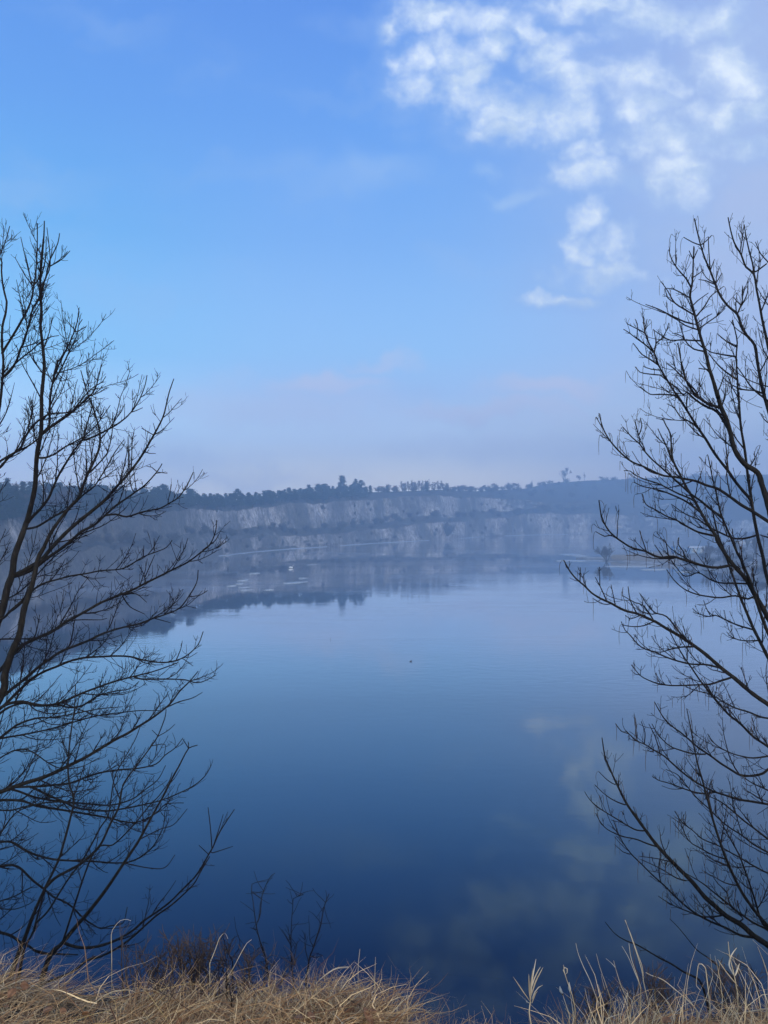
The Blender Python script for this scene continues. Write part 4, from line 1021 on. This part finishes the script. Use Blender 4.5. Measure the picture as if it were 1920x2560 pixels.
STY_L = dict(bare=.8, gap=46, shoot=(70, 230), start=.08, step=17, rmax=4.2, len=(12, 70), r=.76, skip=.38, up=.7, kink=.11, lev=1, sub=3, pair=.4, bud=False, pod=0)
STY_R = dict(bare=.95, gap=62, shoot=(70, 190), start=.08, step=30, rmax=4.2, len=(18, 66), r=.88, skip=.36, up=.95, kink=.12, lev=1, sub=2, pair=.6, bud=True, pod=.10)
STY_S = dict(bare=.75, gap=100, shoot=(50, 160), start=.15, step=36, rmax=3.4, len=(12, 56), r=.8, skip=.4, up=.5, kink=.12, lev=1, sub=3, pair=.4, bud=False, pod=0)
STY_W = dict(bare=.8, gap=999, shoot=(40, 90), start=.3, step=60, rmax=3.0, len=(10, 40), r=.8, skip=.5, up=.6, kink=.12, lev=1, sub=2, pair=.4, bud=False, pod=0)

def near_tree(name, label, data, D0, style, seed, trunk_mat, depth_slope=.32, dmin=4.0, dmax=8.0, cat='tree', trunks=1, pods=False, keep=4):
    g = np.random.default_rng(seed); placed = []      # (pixel points, depths, part index)
    parts = []
    for ln in data.strip().splitlines():
        a, b, pts = ln.split(None, 2); r0, r1 = float(a), float(b); P = px(pts)
        if len(placed) >= keep and r0 > 2.2: r0 = 2.2 + (r0 - 2.2) * .58
        D = None; owner = None
        if placed:
            best = min(((np.min(np.hypot(*(q[0] - P[0]).T)), n) for n, q in enumerate(placed)), key=lambda v: v[0])
            if best[0] > 34 and len(placed) >= 1:      # limb whose foot is outside the picture: lead it to the trunk
                T0 = placed[0][0]; want = P[0][1] + .55 * abs(P[0][0] - T0[:, 0].mean())
                n = int(np.argmin(np.abs(T0[:, 1] - want))); P = np.vstack([T0[n], P]); D = placed[0][1][n]; owner = 0
            else:
                q = placed[best[1]]; n = int(np.argmin(np.hypot(*(q[0] - P[0]).T))); D = q[1][n]; owner = q[2]
                if best[0] > 2: P = np.vstack([q[0][n], P])
        S = catmull(P, 9.0)
        cl = np.concatenate([[0], np.cumsum(np.hypot(*np.diff(S, axis=0).T))])
        if D is None: D = D0
        sl = g.uniform(-1, 1) * depth_slope * (0.25 if len(placed) == 0 else 1)
        end = np.clip(D + sl * cl[-1] / F * D0, dmin, dmax)
        wob = .05 * D0 * cl / F * np.sin(cl / 90 + g.uniform(0, 6)) * .5
        Ds = D + (end - D) * (cl / cl[-1]) ** 1.2 + wob
        if owner is None or r0 >= 1.8 or owner == 0: parts.append(dict(main=[], tw=[], r=r0)); me = len(parts) - 1
        else: me = owner
        placed.append((S, Ds, me))
        parts[me]['main' if (owner is None or me != owner) else 'tw'].append((S, Ds, r0, r1, cl))
    S, Ds = placed[0][0], placed[0][1]; base = at(S[0][0], S[0][1], Ds[0])
    root = empty(name, base, label, cat)
    allpods = [] if pods else None
    for n, pt in enumerate(parts):
        bm, tw, pd = MB(), MB(), allpods
        for key in ('main', 'tw'):
            for (S, Ds, r0, r1, cl) in pt[key]:
                P3 = np.array([at(x, y, d) for (x, y), d in zip(S, Ds)]); k = Ds.mean() / F
                f = cl / cl[-1]; R = (r1 + (r0 - r1) * (1 - f) ** .85) * Ds / F
                R = R * (1 + .04 * np.sin(cl * .21 + seed) * (R > 3 * k)) * (1 + g.normal(0, .03, len(R)))
                (bm if key == 'main' else tw).tube(P3, R, 9 if r0 > 6 else (6 if r0 > 2.5 else 5))
                grow_twigs(tw, pd, P3, R, k, g, style)
        thick = pt['r'] > 4.6
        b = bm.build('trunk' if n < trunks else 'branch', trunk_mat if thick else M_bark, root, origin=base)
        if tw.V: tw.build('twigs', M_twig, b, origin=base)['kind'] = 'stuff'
    if pods:
        allpods.sort(key=lambda v: -v[0]); rest = MB()
        for n, (L, Q, R) in enumerate(allpods):      # the hundred longest hang as parts of their own
            if n < 100:
                b = MB(); b.tube(Q, R, 4); b.build('seed_pod', M_pod, root, origin=base)
            else: rest.tube(Q, R, 3)
        if rest.V: rest.build('seed_pods', M_pod, root, origin=base)['kind'] = 'stuff'
    return root
near_tree('bare_tree', 'large leafless tree reaching in from the left edge, its many limbs sweeping right and upward', LEFT_MAIN, 5.6, STY_L, 3, M_bark_grey)
near_tree('bare_sapling', 'slim leafless sapling with several straight stems, leftmost at the foot of the left tree', SAP1, 4.7, STY_S, 4, M_bark, dmax=5.6)
near_tree('bare_sapling', 'leafless sapling with one low stem arching far to the right over the grass', SAP2, 4.5, STY_S, 5, M_bark, dmax=5.4)
near_tree('bare_tree', 'large leafless tree leaning in from the right edge, hung with thin dry seed pods', RIGHT, 5.4, STY_R, 6, M_bark_grey, pods=True, keep=1)
near_tree('bare_shrub', 'low dark leafless shrub of a few thin arching whips at the right grass edge', WHIPS, 4.0, STY_W, 7, M_bark, dmin=3.6, dmax=4.8, cat='shrub')

# ------------------------------------------------------------------ dry grass, stalks and weeds on the near bank
def blades(mb, x, d, L, th0, az, curv, width, col, g, K=6, twist=0.6, z0=-.01):
    n = len(x); z = bank_z(x, d) + z0
    ds = (L / (K - 1))[:, None]
    s = np.linspace(0, 1, K)[None]
    th = th0[:, None] + curv[:, None] * s ** 1.3
    sth, cth = np.sin(th), np.cos(th)
    h = np.concatenate([np.zeros((n, 1)), np.cumsum(sth[:, :-1] * ds, 1)], 1); v = np.concatenate([np.zeros((n, 1)), np.cumsum(cth[:, :-1] * ds, 1)], 1)
    az2 = az[:, None] + g.normal(0, .6, n)[:, None] * s + g.normal(0, .35, n)[:, None] * np.sin(s * g.uniform(2, 6, (n, 1)))
    Pt = np.stack([x[:, None] + h * np.cos(az2), d[:, None] + h * np.sin(az2), z[:, None] + v], -1)
    fl = bank_z(Pt[..., 0], Pt[..., 1]) + .004 + .02 * g.random((n, 1)); Pt[..., 2] = np.maximum(Pt[..., 2], fl)
    wd = np.stack([-np.sin(az2), np.cos(az2), np.zeros_like(az2)], -1)
    wd = wd + np.stack([np.cos(az2) * 0, 0 * az2, 1 + 0 * az2], -1) * g.normal(0, twist, (n, 1, 1))
    wd /= np.linalg.norm(wd, axis=-1, keepdims=True)
    w = width[:, None, None] * .5 * (1 - .85 * s[..., None] ** 2)
    V = np.stack([Pt - wd * w, Pt + wd * w], 2).reshape(-1, 3)
    i = np.arange(n)[:, None] * K * 2 + np.arange(K - 1)[None] * 2
    mb.add(V, np.stack([i, i + 1, i + 3, i + 2], -1).reshape(-1, 4), np.repeat(col, K * 2, axis=0))
def straw(n, g, pale=0.0):
    a = np.array([(0.27, .17, .085), (0.40, .27, .14), (0.52, .37, .20), (0.60, .46, .27), (0.16, .09, .05), (0.34, .25, .11)])
    c = np.array([1.42, 1.36, 1.25]) * a[g.choice(6, n, p=[.24, .26, .2, .1, .14, .06])] * g.uniform(.75, 1.2, (n, 1))
    return c * (1 - pale) + np.array([.60, .49, .32]) * pale
g = np.random.default_rng(77); mb = MB()
def lush(x, d):      # 0 in the hollows where the litter shows, 1 on the tussocks
    return np.clip(fbm(np.stack([x * 3.2, d * 4.5, 0 * x], -1) + 31, 3) * 4.6 + .62, .03, 1)
def scatter(n, x0, x1, dlo, dhi, g):
    x = g.uniform(x0, x1, n); d = edge_d(x) + g.uniform(dlo, dhi, n)
    k = g.random(n) < lush(x, d)
    return x[k], d[k]
# matted lower layer: blades lying almost flat, combed in drifts
for (n, x0, x1, lo, hi) in ((52000, -1.75, 1.75, -.75, .16), (14000, -4.0, 4.0, -2.0, .1)):
    x, d = scatter(int(n * 1.35), x0, x1, lo, hi, g); n = len(x); old = (g.random(n) < .45)[:, None]
    drift = fbm(np.stack([x * 1.6, d * 1.6, 0 * x], -1) + 9, 3) * 9
    blades(mb, x, d, g.uniform(.08, .26, n), g.uniform(1.2, 1.7, n), drift + g.normal(0, .9, n), g.uniform(-.35, .5, n), g.uniform(.0011, .0030, n), straw(n, g) * np.where(old, (.5, .42, .38), 1), g, z0=g.uniform(0, .05, n))
# broad withered leaves and broken stems strewn through it
x, d = scatter(2600, -1.9, 1.9, -.75, .1, g); n = len(x)
blades(mb, x, d, g.uniform(.05, .17, n), g.uniform(.9, 1.6, n), g.uniform(0, 6.283, n), g.uniform(-.3, 1.2, n), g.uniform(.002, .0046, n), straw(n, g, .25), g, z0=g.uniform(.01, .06, n))
x, d = scatter(1200, -1.9, 1.9, -.75, .1, g); n = len(x)
blades(mb, x, d, g.uniform(.08, .30, n), g.uniform(1.0, 1.6, n), g.uniform(0, 6.283, n), g.uniform(-.1, .1, n), g.uniform(.002, .004, n), straw(n, g) * np.array([.35, .28, .26]), g, z0=g.uniform(.02, .07, n))
# tussocks: blades that rise, fan out and fall over
nt = 520; tx = g.uniform(-2.2, 2.2, nt); td = edge_d(tx) + g.uniform(-.75, .05, nt); ts = g.uniform(.45, 1.1, nt)
for q in range(nt):
    if g.random() > lush(tx[q], td[q]): continue
    m = int(g.integers(50, 140) * ts[q]); r_ = np.abs(g.normal(0, .05, m)); a = g.uniform(0, 6.283, m)
    az = a + g.normal(0, .5, m)
    blades(mb, tx[q] + r_ * np.cos(a), td[q] + r_ * np.sin(a), g.uniform(.05, .15, m) * ts[q], g.uniform(.35, 1.3, m), az, g.uniform(1.2, 2.8, m), g.uniform(.0013, .0036, m), straw(m, g, .12), g)
# thin loose stems on the very edge, more of them on the right
m = 420; u = np.concatenate([g.uniform(0, 1920, 110), g.uniform(300, 760, 60), g.uniform(1080, 1920, 250)]); x = (u - 960) / F * 2.55
d = edge_d(x) + g.uniform(-.12, .12, m)
blades(mb, x, d, g.uniform(.05, .17, m), g.uniform(0, .7, m), g.uniform(0, 6.283, m), g.uniform(.3, 2.2, m), g.uniform(.0013, .003, m), straw(m, g, .6), g)
m = 130; u = g.uniform(1380, 1925, m); x = (u - 960) / F * 2.55; d = edge_d(x) + g.uniform(-.1, .12, m)
blades(mb, x, d, g.uniform(.12, .30, m), g.uniform(0, .4, m), g.uniform(0, 6.283, m), g.uniform(.0, 1.8, m), g.uniform(.0014, .0031, m), straw(m, g, .9), g)
tag(mb.build('dry_grass', M_grass, smooth=True), kind='stuff')

# taller stalks one can tell apart: tile of the photo, offset and scale, points, width in photo pixels
ST_T = {'a': (0, 2360, 4.1475), 'b': (640, 2360, 4.1475), 'c': (1240, 2300, 4.1475), 'd': (1560, 2300, 4.608), 'e': (560, 2150, 4.1475), 'f': (0, 2000, 2.765)}
def stalk(name, label, strands, D, group=None, cat='grass stalk', material=None, parts=None):
    bm = MB(); first = None; kids = {}
    for st in strands:
        t, w, pts = st[0], st[1], st[2]; T = ST_T[t]
        P = np.array([[T[0] + float(a.split(',')[0]) / T[2], T[1] + float(a.split(',')[1]) / T[2]] for a in pts.split()])
        S = catmull(P, 8); n = len(S); gg = np.random.default_rng(int(P.sum()) % 9999)
        dd = D + np.linspace(0, gg.uniform(-.12, .16), n)
        P3 = np.array([at(a, b, q) for (a, b), q in zip(S, dd)])
        if first is None:
            P0 = P3[0].copy(); P0[2] = bank_z(P0[0], P0[1]) - .02; base = P0
            if P3[0][2] > P0[2]: P3 = np.vstack([P0, P3])
            first = True
        m = len(P3); w = w * .66; R = w * .5 * D / F * np.linspace(1, .4, m)
        tgt = bm if len(st) < 4 else kids.setdefault(st[3], MB())
        if len(st) > 3: R = w * .5 * D / F * np.sin(np.linspace(.5, 3.0, m)) ** .7
        tgt.tube(P3, R, 5)
    if name == 'young_sapling':      # fine bare side twigs
        tw = MB(); gg = np.random.default_rng(int(base[0] * 1e4) % 9973)
        for V in bm.V:
            mid = V.reshape(-1, 5, 3).mean(1); n = len(mid)
            for _ in range(n // 2):
                j = int(gg.integers(n // 5, n)); d = gg.normal(0, .6, 3) + np.array([0, 0, .7]); d /= np.linalg.norm(d); Lg = gg.uniform(14, 60) * D / F; Q = [mid[j]]
                for _ in range(4): d = d + gg.normal(0, .14, 3); d /= np.linalg.norm(d); Q.append(Q[-1] + d * Lg / 4)
                tw.tube(np.array(Q), np.linspace(.8, .45, 5) * D / F, 3)
        kids['twigs'] = tw
    o = bm.build(name, material or M_stalk, origin=base)
    for kn, km in kids.items():
        c = km.build(kn, material or M_stalk, o, origin=base)
        if kn == 'twigs': c['kind'] = 'stuff'
    return tag(o, label, cat, group)
stalk('grass_stalk', 'tall pale grass stalk leaning left, highest of the stalks on the right bank', [('c', 4, '1580,860 1530,640 1520,560 1480,410 1420,230 1340,0'), ('d', 3, '222,640 205,520 160,400 80,170 10,0')], 2.6)
stalk('grass_stalk', 'pale forked grass stalk just left of the highest stalk', [('c', 3.6, '1500,700 1460,570 1400,390 1378,240'), ('c', 3, '1500,690 1430,520 1370,380 1305,270')], 2.6)
stalk('grass_stalk', 'slender pale stalk curving up left over the dark cloud reflection', [('c', 4, '1060,860 980,640 900,470 850,340 828,240')], 2.6)
stalk('seed_stalk', 'dry stalk with a curled loop of leaf at its tip, right of the reed', [('c', 4, '820,920 790,780 740,640 710,540 700,465'), ('c', 4, '715,560 698,520 712,492 738,505 738,545 715,570', 'leaf')], 2.5, cat='dry plant')
stalk('seed_stalk', 'dry stalk with a pale club shaped seed head, shortest beside the looped stalk', [('c', 4, '760,980 720,860 690,770 670,720'), ('c', 12, '690,770 672,735 662,690', 'seed_head')], 2.5, cat='dry plant')
stalk('seed_stalk', 'dry stalk with a pale blunt seed head just right of the looped stalk', [('c', 4, '800,960 780,820 765,740'), ('c', 11, '770,750 762,700 758,645', 'seed_head')], 2.5, cat='dry plant')
stalk('reed_plume', 'dry reed with a brush of upright blades alone in the notch of the bank',
      [('c', 7, '365,1090 345,960 355,850 365,760'), ('c', 5, '360,860 345,720 340,560', 'blade'), ('c', 5.5, '365,760 375,620 400,480 415,405', 'blade'), ('c', 4.5, '370,700 400,600 440,520 462,485', 'blade'),
       ('c', 5, '365,780 410,640 450,560 488,490', 'blade'), ('c', 4.5, '375,820 400,750 440,700 485,675', 'blade'), ('c', 4, '372,860 410,760 430,740', 'blade'), ('c', 3.5, '350,840 280,740 220,650 178,590', 'blade'), ('c', 5, '355,770 365,640 385,500', 'blade'), ('c', 4, '345,860 320,850 312,835', 'blade')], 2.42, cat='reed')
stalk('grass_stalk', 'pale stalk with one side shoot leaning left over the right grass', [('c', 3.8, '1390,880 1300,690 1240,500 1220,420'), ('c', 3.2, '1235,490 1190,440 1140,400')], 2.55)
stalk('grass_stalk', 'thin pale stalk forked low down, left of the stalk with one side shoot', [('c', 3, '1190,830 1130,640 1080,500 1040,350'), ('c', 3, '1130,720 1100,610 1090,560')], 2.58)
stalk('bent_stalk', 'pale stalk bent double into a hoop on the right bank', [('d', 5, '990,980 950,640 930,540 865,505 840,640 835,760 880,810')], 2.5, cat='dry plant')
stalk('bent_stalk', 'long pale stem fallen slantwise across the right grass', [('d', 5, '840,1040 720,910 600,810 450,690 320,640 250,605')], 2.48, cat='dry plant')
stalk('grass_stalk', 'pale broad bladed stalk with three leaves near the right edge', [('d', 5, '1310,860 1270,640 1220,430 1200,250'), ('d', 6, '1270,640 1210,520 1240,400 1300,320', 'leaf'), ('d', 7, '1280,640 1310,560 1330,500', 'leaf'), ('d', 4, '1310,760 1180,600 1080,455', 'leaf')], 2.55)
stalk('bent_stalk', 'long bright stem lying level over the brown grass at the right edge', [('d', 5, '1659,1020 1500,1045 1300,1080 1160,1095')], 2.38, cat='dry plant')
stalk('grass_stalk', 'thin bright stalk leaning left at the right edge under the thick limb', [('d', 4, '1660,640 1640,580 1600,460 1540,310')], 2.6)
stalk('bent_stalk', 'pale stem bent into a broad peak over the left grass', [('a', 7, '840,790 920,700 1010,590 1130,510 1230,485 1340,478 1450,520 1580,580 1650,640'), ('a', 4, '1340,480 1355,600 1362,720')], 2.44, cat='dry plant')
stalk('grass_stalk', 'pale grass stem drooping to the right below the arching sapling', [('f', 3.5, '772,1060 770,930 790,880 830,835 880,825 905,835')], 2.8)
stalk('grass_stalk', 'pale grass stem drooping in a hook above the weeds', [('f', 3.5, '1450,1130 1490,1030 1520,950 1555,920 1575,960')], 2.7)
stalk('grass_stalk', 'pale stem with a knob tip leaning right above the weeds', [('e', 4, '0,1260 90,1130 180,960 240,860 285,825')], 2.65)
stalk('bent_stalk', 'pair of pale stems bent over to the right on the middle mound', [('b', 4.5, '630,400 720,320 800,265 850,245 960,235'), ('b', 4, '660,370 740,310 840,255 960,245')], 2.55, cat='dry plant')
stalk('grass_stalk', 'single upright pale stalk on the right end of the middle mound', [('b', 3, '1230,420 1235,250 1240,135')], 2.5)
stalk('grass_stalk', 'thin pale stalk standing apart, left of the upright stalk on the mound', [('b', 3, '1060,480 1060,240 1078,50')], 2.6)
stalk('twig_on_grass', 'thin dark twig lying across the right end of the middle mound', [('b', 6, '1190,690 1080,640 990,590 880,530')], 2.46, cat='twig', material=M_bark)

# dark bare weeds behind the grass in front of the deep water
def weed(label, u, D, y_top, n, spread, seed, mat_, name='bare_weed', group=None, fine=18, fan=.5):
    g = np.random.default_rng(seed); x0 = (u - 960) / F * D; base = np.array([x0, D, float(bank_z(x0, D)) - .03]); bm, tw = MB(), MB()
    k = D / F
    for s in range(int(n * 1.6)):
        top = at(u + g.normal(0, spread), y_top + abs(g.normal(0, 40)), D + g.normal(0, .12))
        foot = base + np.array([g.normal(0, .05), g.normal(0, .05), 0]); H = np.linalg.norm(top - foot)
        mid = foot * .5 + top * .5 + np.array([g.normal(0, .03), g.normal(0, .03), 0]) * H
        P = catmull(np.array([foot, mid, top]), .03); bm.tube(P, np.linspace(1.9, .9, len(P)) * k, 5)
        for _ in range(fine):
            j = int(g.integers(len(P) // 4, len(P))); L = g.uniform(15, 55) * k; d = np.array([g.normal(0, fan), g.normal(0, fan), g.uniform(.3, 1)]); d /= np.linalg.norm(d)
            Q = [P[j]]
            for _ in range(4): d = d + g.normal(0, .18, 3); d /= np.linalg.norm(d); Q.append(Q[-1] + d * L / 4)
            tw.tube(np.array(Q), np.linspace(1.0, .6, 5) * k, 3)
            if g.random() < .5:
                e = d + g.normal(0, .7, 3); e /= np.linalg.norm(e); tw.tube(np.array([Q[2], Q[2] + e * L * .35]), np.array([.7, .5]) * k, 3)
    t = bm.build(name, mat_, origin=base)
    tw.build('twigs', mat_, t, origin=base)['kind'] = 'stuff'
    return tag(t, label, 'weed', group)
weed('purplish bushy dead weed left of the middle, thickest of the weeds behind the grass', 490, 3.0, 2345, 9, 50, 1, M_redtwig, fine=34)
weed('reddish dead weed with fine twigs in front of the arching sapling', 400, 2.9, 2360, 6, 36, 2, M_redtwig, fine=22)
weed('bushy brown dead weed right of the purplish weed, leaning over the water', 620, 3.0, 2360, 8, 40, 3, M_redtwig, fine=30)
weed('upright dark stemmed weed rising from the left grass', 330, 2.75, 2330, 4, 40, 4, M_redtwig, fine=6)
weed('low brown stemmed weed among the grass, nearest the bottom edge left of the middle', 420, 2.55, 2420, 9, 40, 5, M_redtwig, fine=5)
weed('thin dark weed standing in the grass, right of the low brown weed', 545, 2.6, 2390, 5, 26, 6, M_twig, fine=6)
weed('grey brown dead weed in the right grass by the low whips', 1640, 2.8, 2430, 8, 30, 8, M_redtwig, fine=20)
weed('grey brown dead weed under the right tree at the right edge', 1830, 2.8, 2400, 9, 46, 9, M_redtwig, fine=20)
weed('small grey weed in the right grass between the looped stalk and the tallest stalk', 1500, 2.75, 2470, 7, 34, 10, M_redtwig, fine=16)
def bare_stem(label, strands, D, mt=None):
    return stalk('young_sapling', label, strands, D, cat='sapling', material=mt or M_twig)
bare_stem('thin upright sapling with a pale mottled stem in front of the deep blue water', [('e', 6, '470,1250 420,980 370,830 335,680 315,540 300,420 285,330 290,250'), ('e', 5, '350,640 375,560 390,400 410,320 470,190 528,135'), ('e', 4, '335,720 300,712 270,700'), ('e', 4, '420,980 385,900 380,860')], 3.2, M_bark_grey)
bare_stem('dark bare stem with a hooked tip, right of the mottled sapling', [('e', 5, '720,1260 700,1050 695,850 700,650 712,500 720,400 760,380 825,360'), ('e', 3.5, '700,900 640,780 600,720'), ('e', 4, '705,1050 740,960 760,840')], 3.2)
bare_stem('dark forked bare stem, rightmost of the stems before the deep water', [('e', 7, '850,1260 870,1130 890,1010 930,900 965,790 1000,690 1040,480 1090,350'), ('e', 4, '895,1000 960,1010 1025,990'), ('e', 4, '880,1060 840,900 850,760'), ('e', 3.5, '930,900 890,830 885,780')], 3.2)
bare_stem('short dark bent stem between the purplish weed and the mottled sapling', [('e', 5, '90,1050 50,980 20,900 -20,760'), ('e', 4, '75,1020 130,960 165,880 150,780')], 3.1)

# dead leaves caught in the grass
def leaf(u, y, size, rz, tilt, label, seed):
    D = F * 1.52 / (y - HZ); x0 = (u - 960) / F * D
    g = np.random.default_rng(seed); p = np.array([x0, D, float(bank_z(x0, D)) + .07])
    s = np.linspace(0, 1, 9); half = np.sin(np.pi * s ** .8) * (.42 + .16 * np.abs(np.sin(s * 11)))
    rows = np.stack([np.stack([(s - .5), k * half, .18 * k * k * half + .10 * np.sin(3 * s + seed) + g.normal(0, .012, 9)], 1) for k in (-1, -.5, 0, .5, 1)]) * size
    mb = MB(); mb.grid(rows + p); o = mb.build('dead_leaf', M_leaf, origin=p); o.rotation_euler = (tilt, .3, rz)
    sm = o.modifiers.new('solid', 'SOLIDIFY'); sm.thickness = .0012
    return tag(o, label, 'leaf')
leaf(62, 2462, .030, .6, .5, 'pale orange brown dead leaf lying in the left grass, nearest the left edge', 1)
leaf(48, 2474, .024, 2.2, .2, 'smaller brown dead leaf touching the pale orange leaf', 2)
leaf(690, 2483, .036, .2, .4, 'tan dead leaf on the left slope of the middle mound', 3)
leaf(922, 2545, .05, 1.4, .9, 'rust brown dead leaf standing on edge at the bottom of the picture', 4)
leaf(745, 2538, .034, 2.9, .3, 'small rust dead leaf at the bottom of the picture, left of the standing leaf', 5)
leaf(512, 2435, .04, 1.0, .6, 'dark red dead leaf under the purplish weed', 6)
g = np.random.default_rng(12)
for k in range(26):
    leaf(g.uniform(10, 1910), g.uniform(2470, 2555), g.uniform(.018, .034), g.uniform(0, 6), g.uniform(-.6, .8), 'small brown dead leaf half hidden among the dry grass', 20 + k)['group'] = 'small dead leaves in the grass'

# ------------------------------------------------------------------ the winter haze over the lake
top = 80.0
hz = MB(); hz.box((240, 390, (top - 24) / 2), (680, 460, (top + 24) / 2))
hzm = bpy.data.materials.new('haze_air'); hzm.use_nodes = True; t = hzm.node_tree; t.nodes.clear()
pv = t.nodes.new('ShaderNodeVolumePrincipled'); pv.inputs['Color'].default_value = (0.60, 0.80, 1.0, 1); pv.inputs['Density'].default_value = HAZE
pv.inputs['Anisotropy'].default_value = 0.45
mo = t.nodes.new('ShaderNodeOutputMaterial'); t.links.new(pv.outputs[0], mo.inputs['Volume'])
tag(hz.build('haze', hzm, smooth=False), kind='stuff')
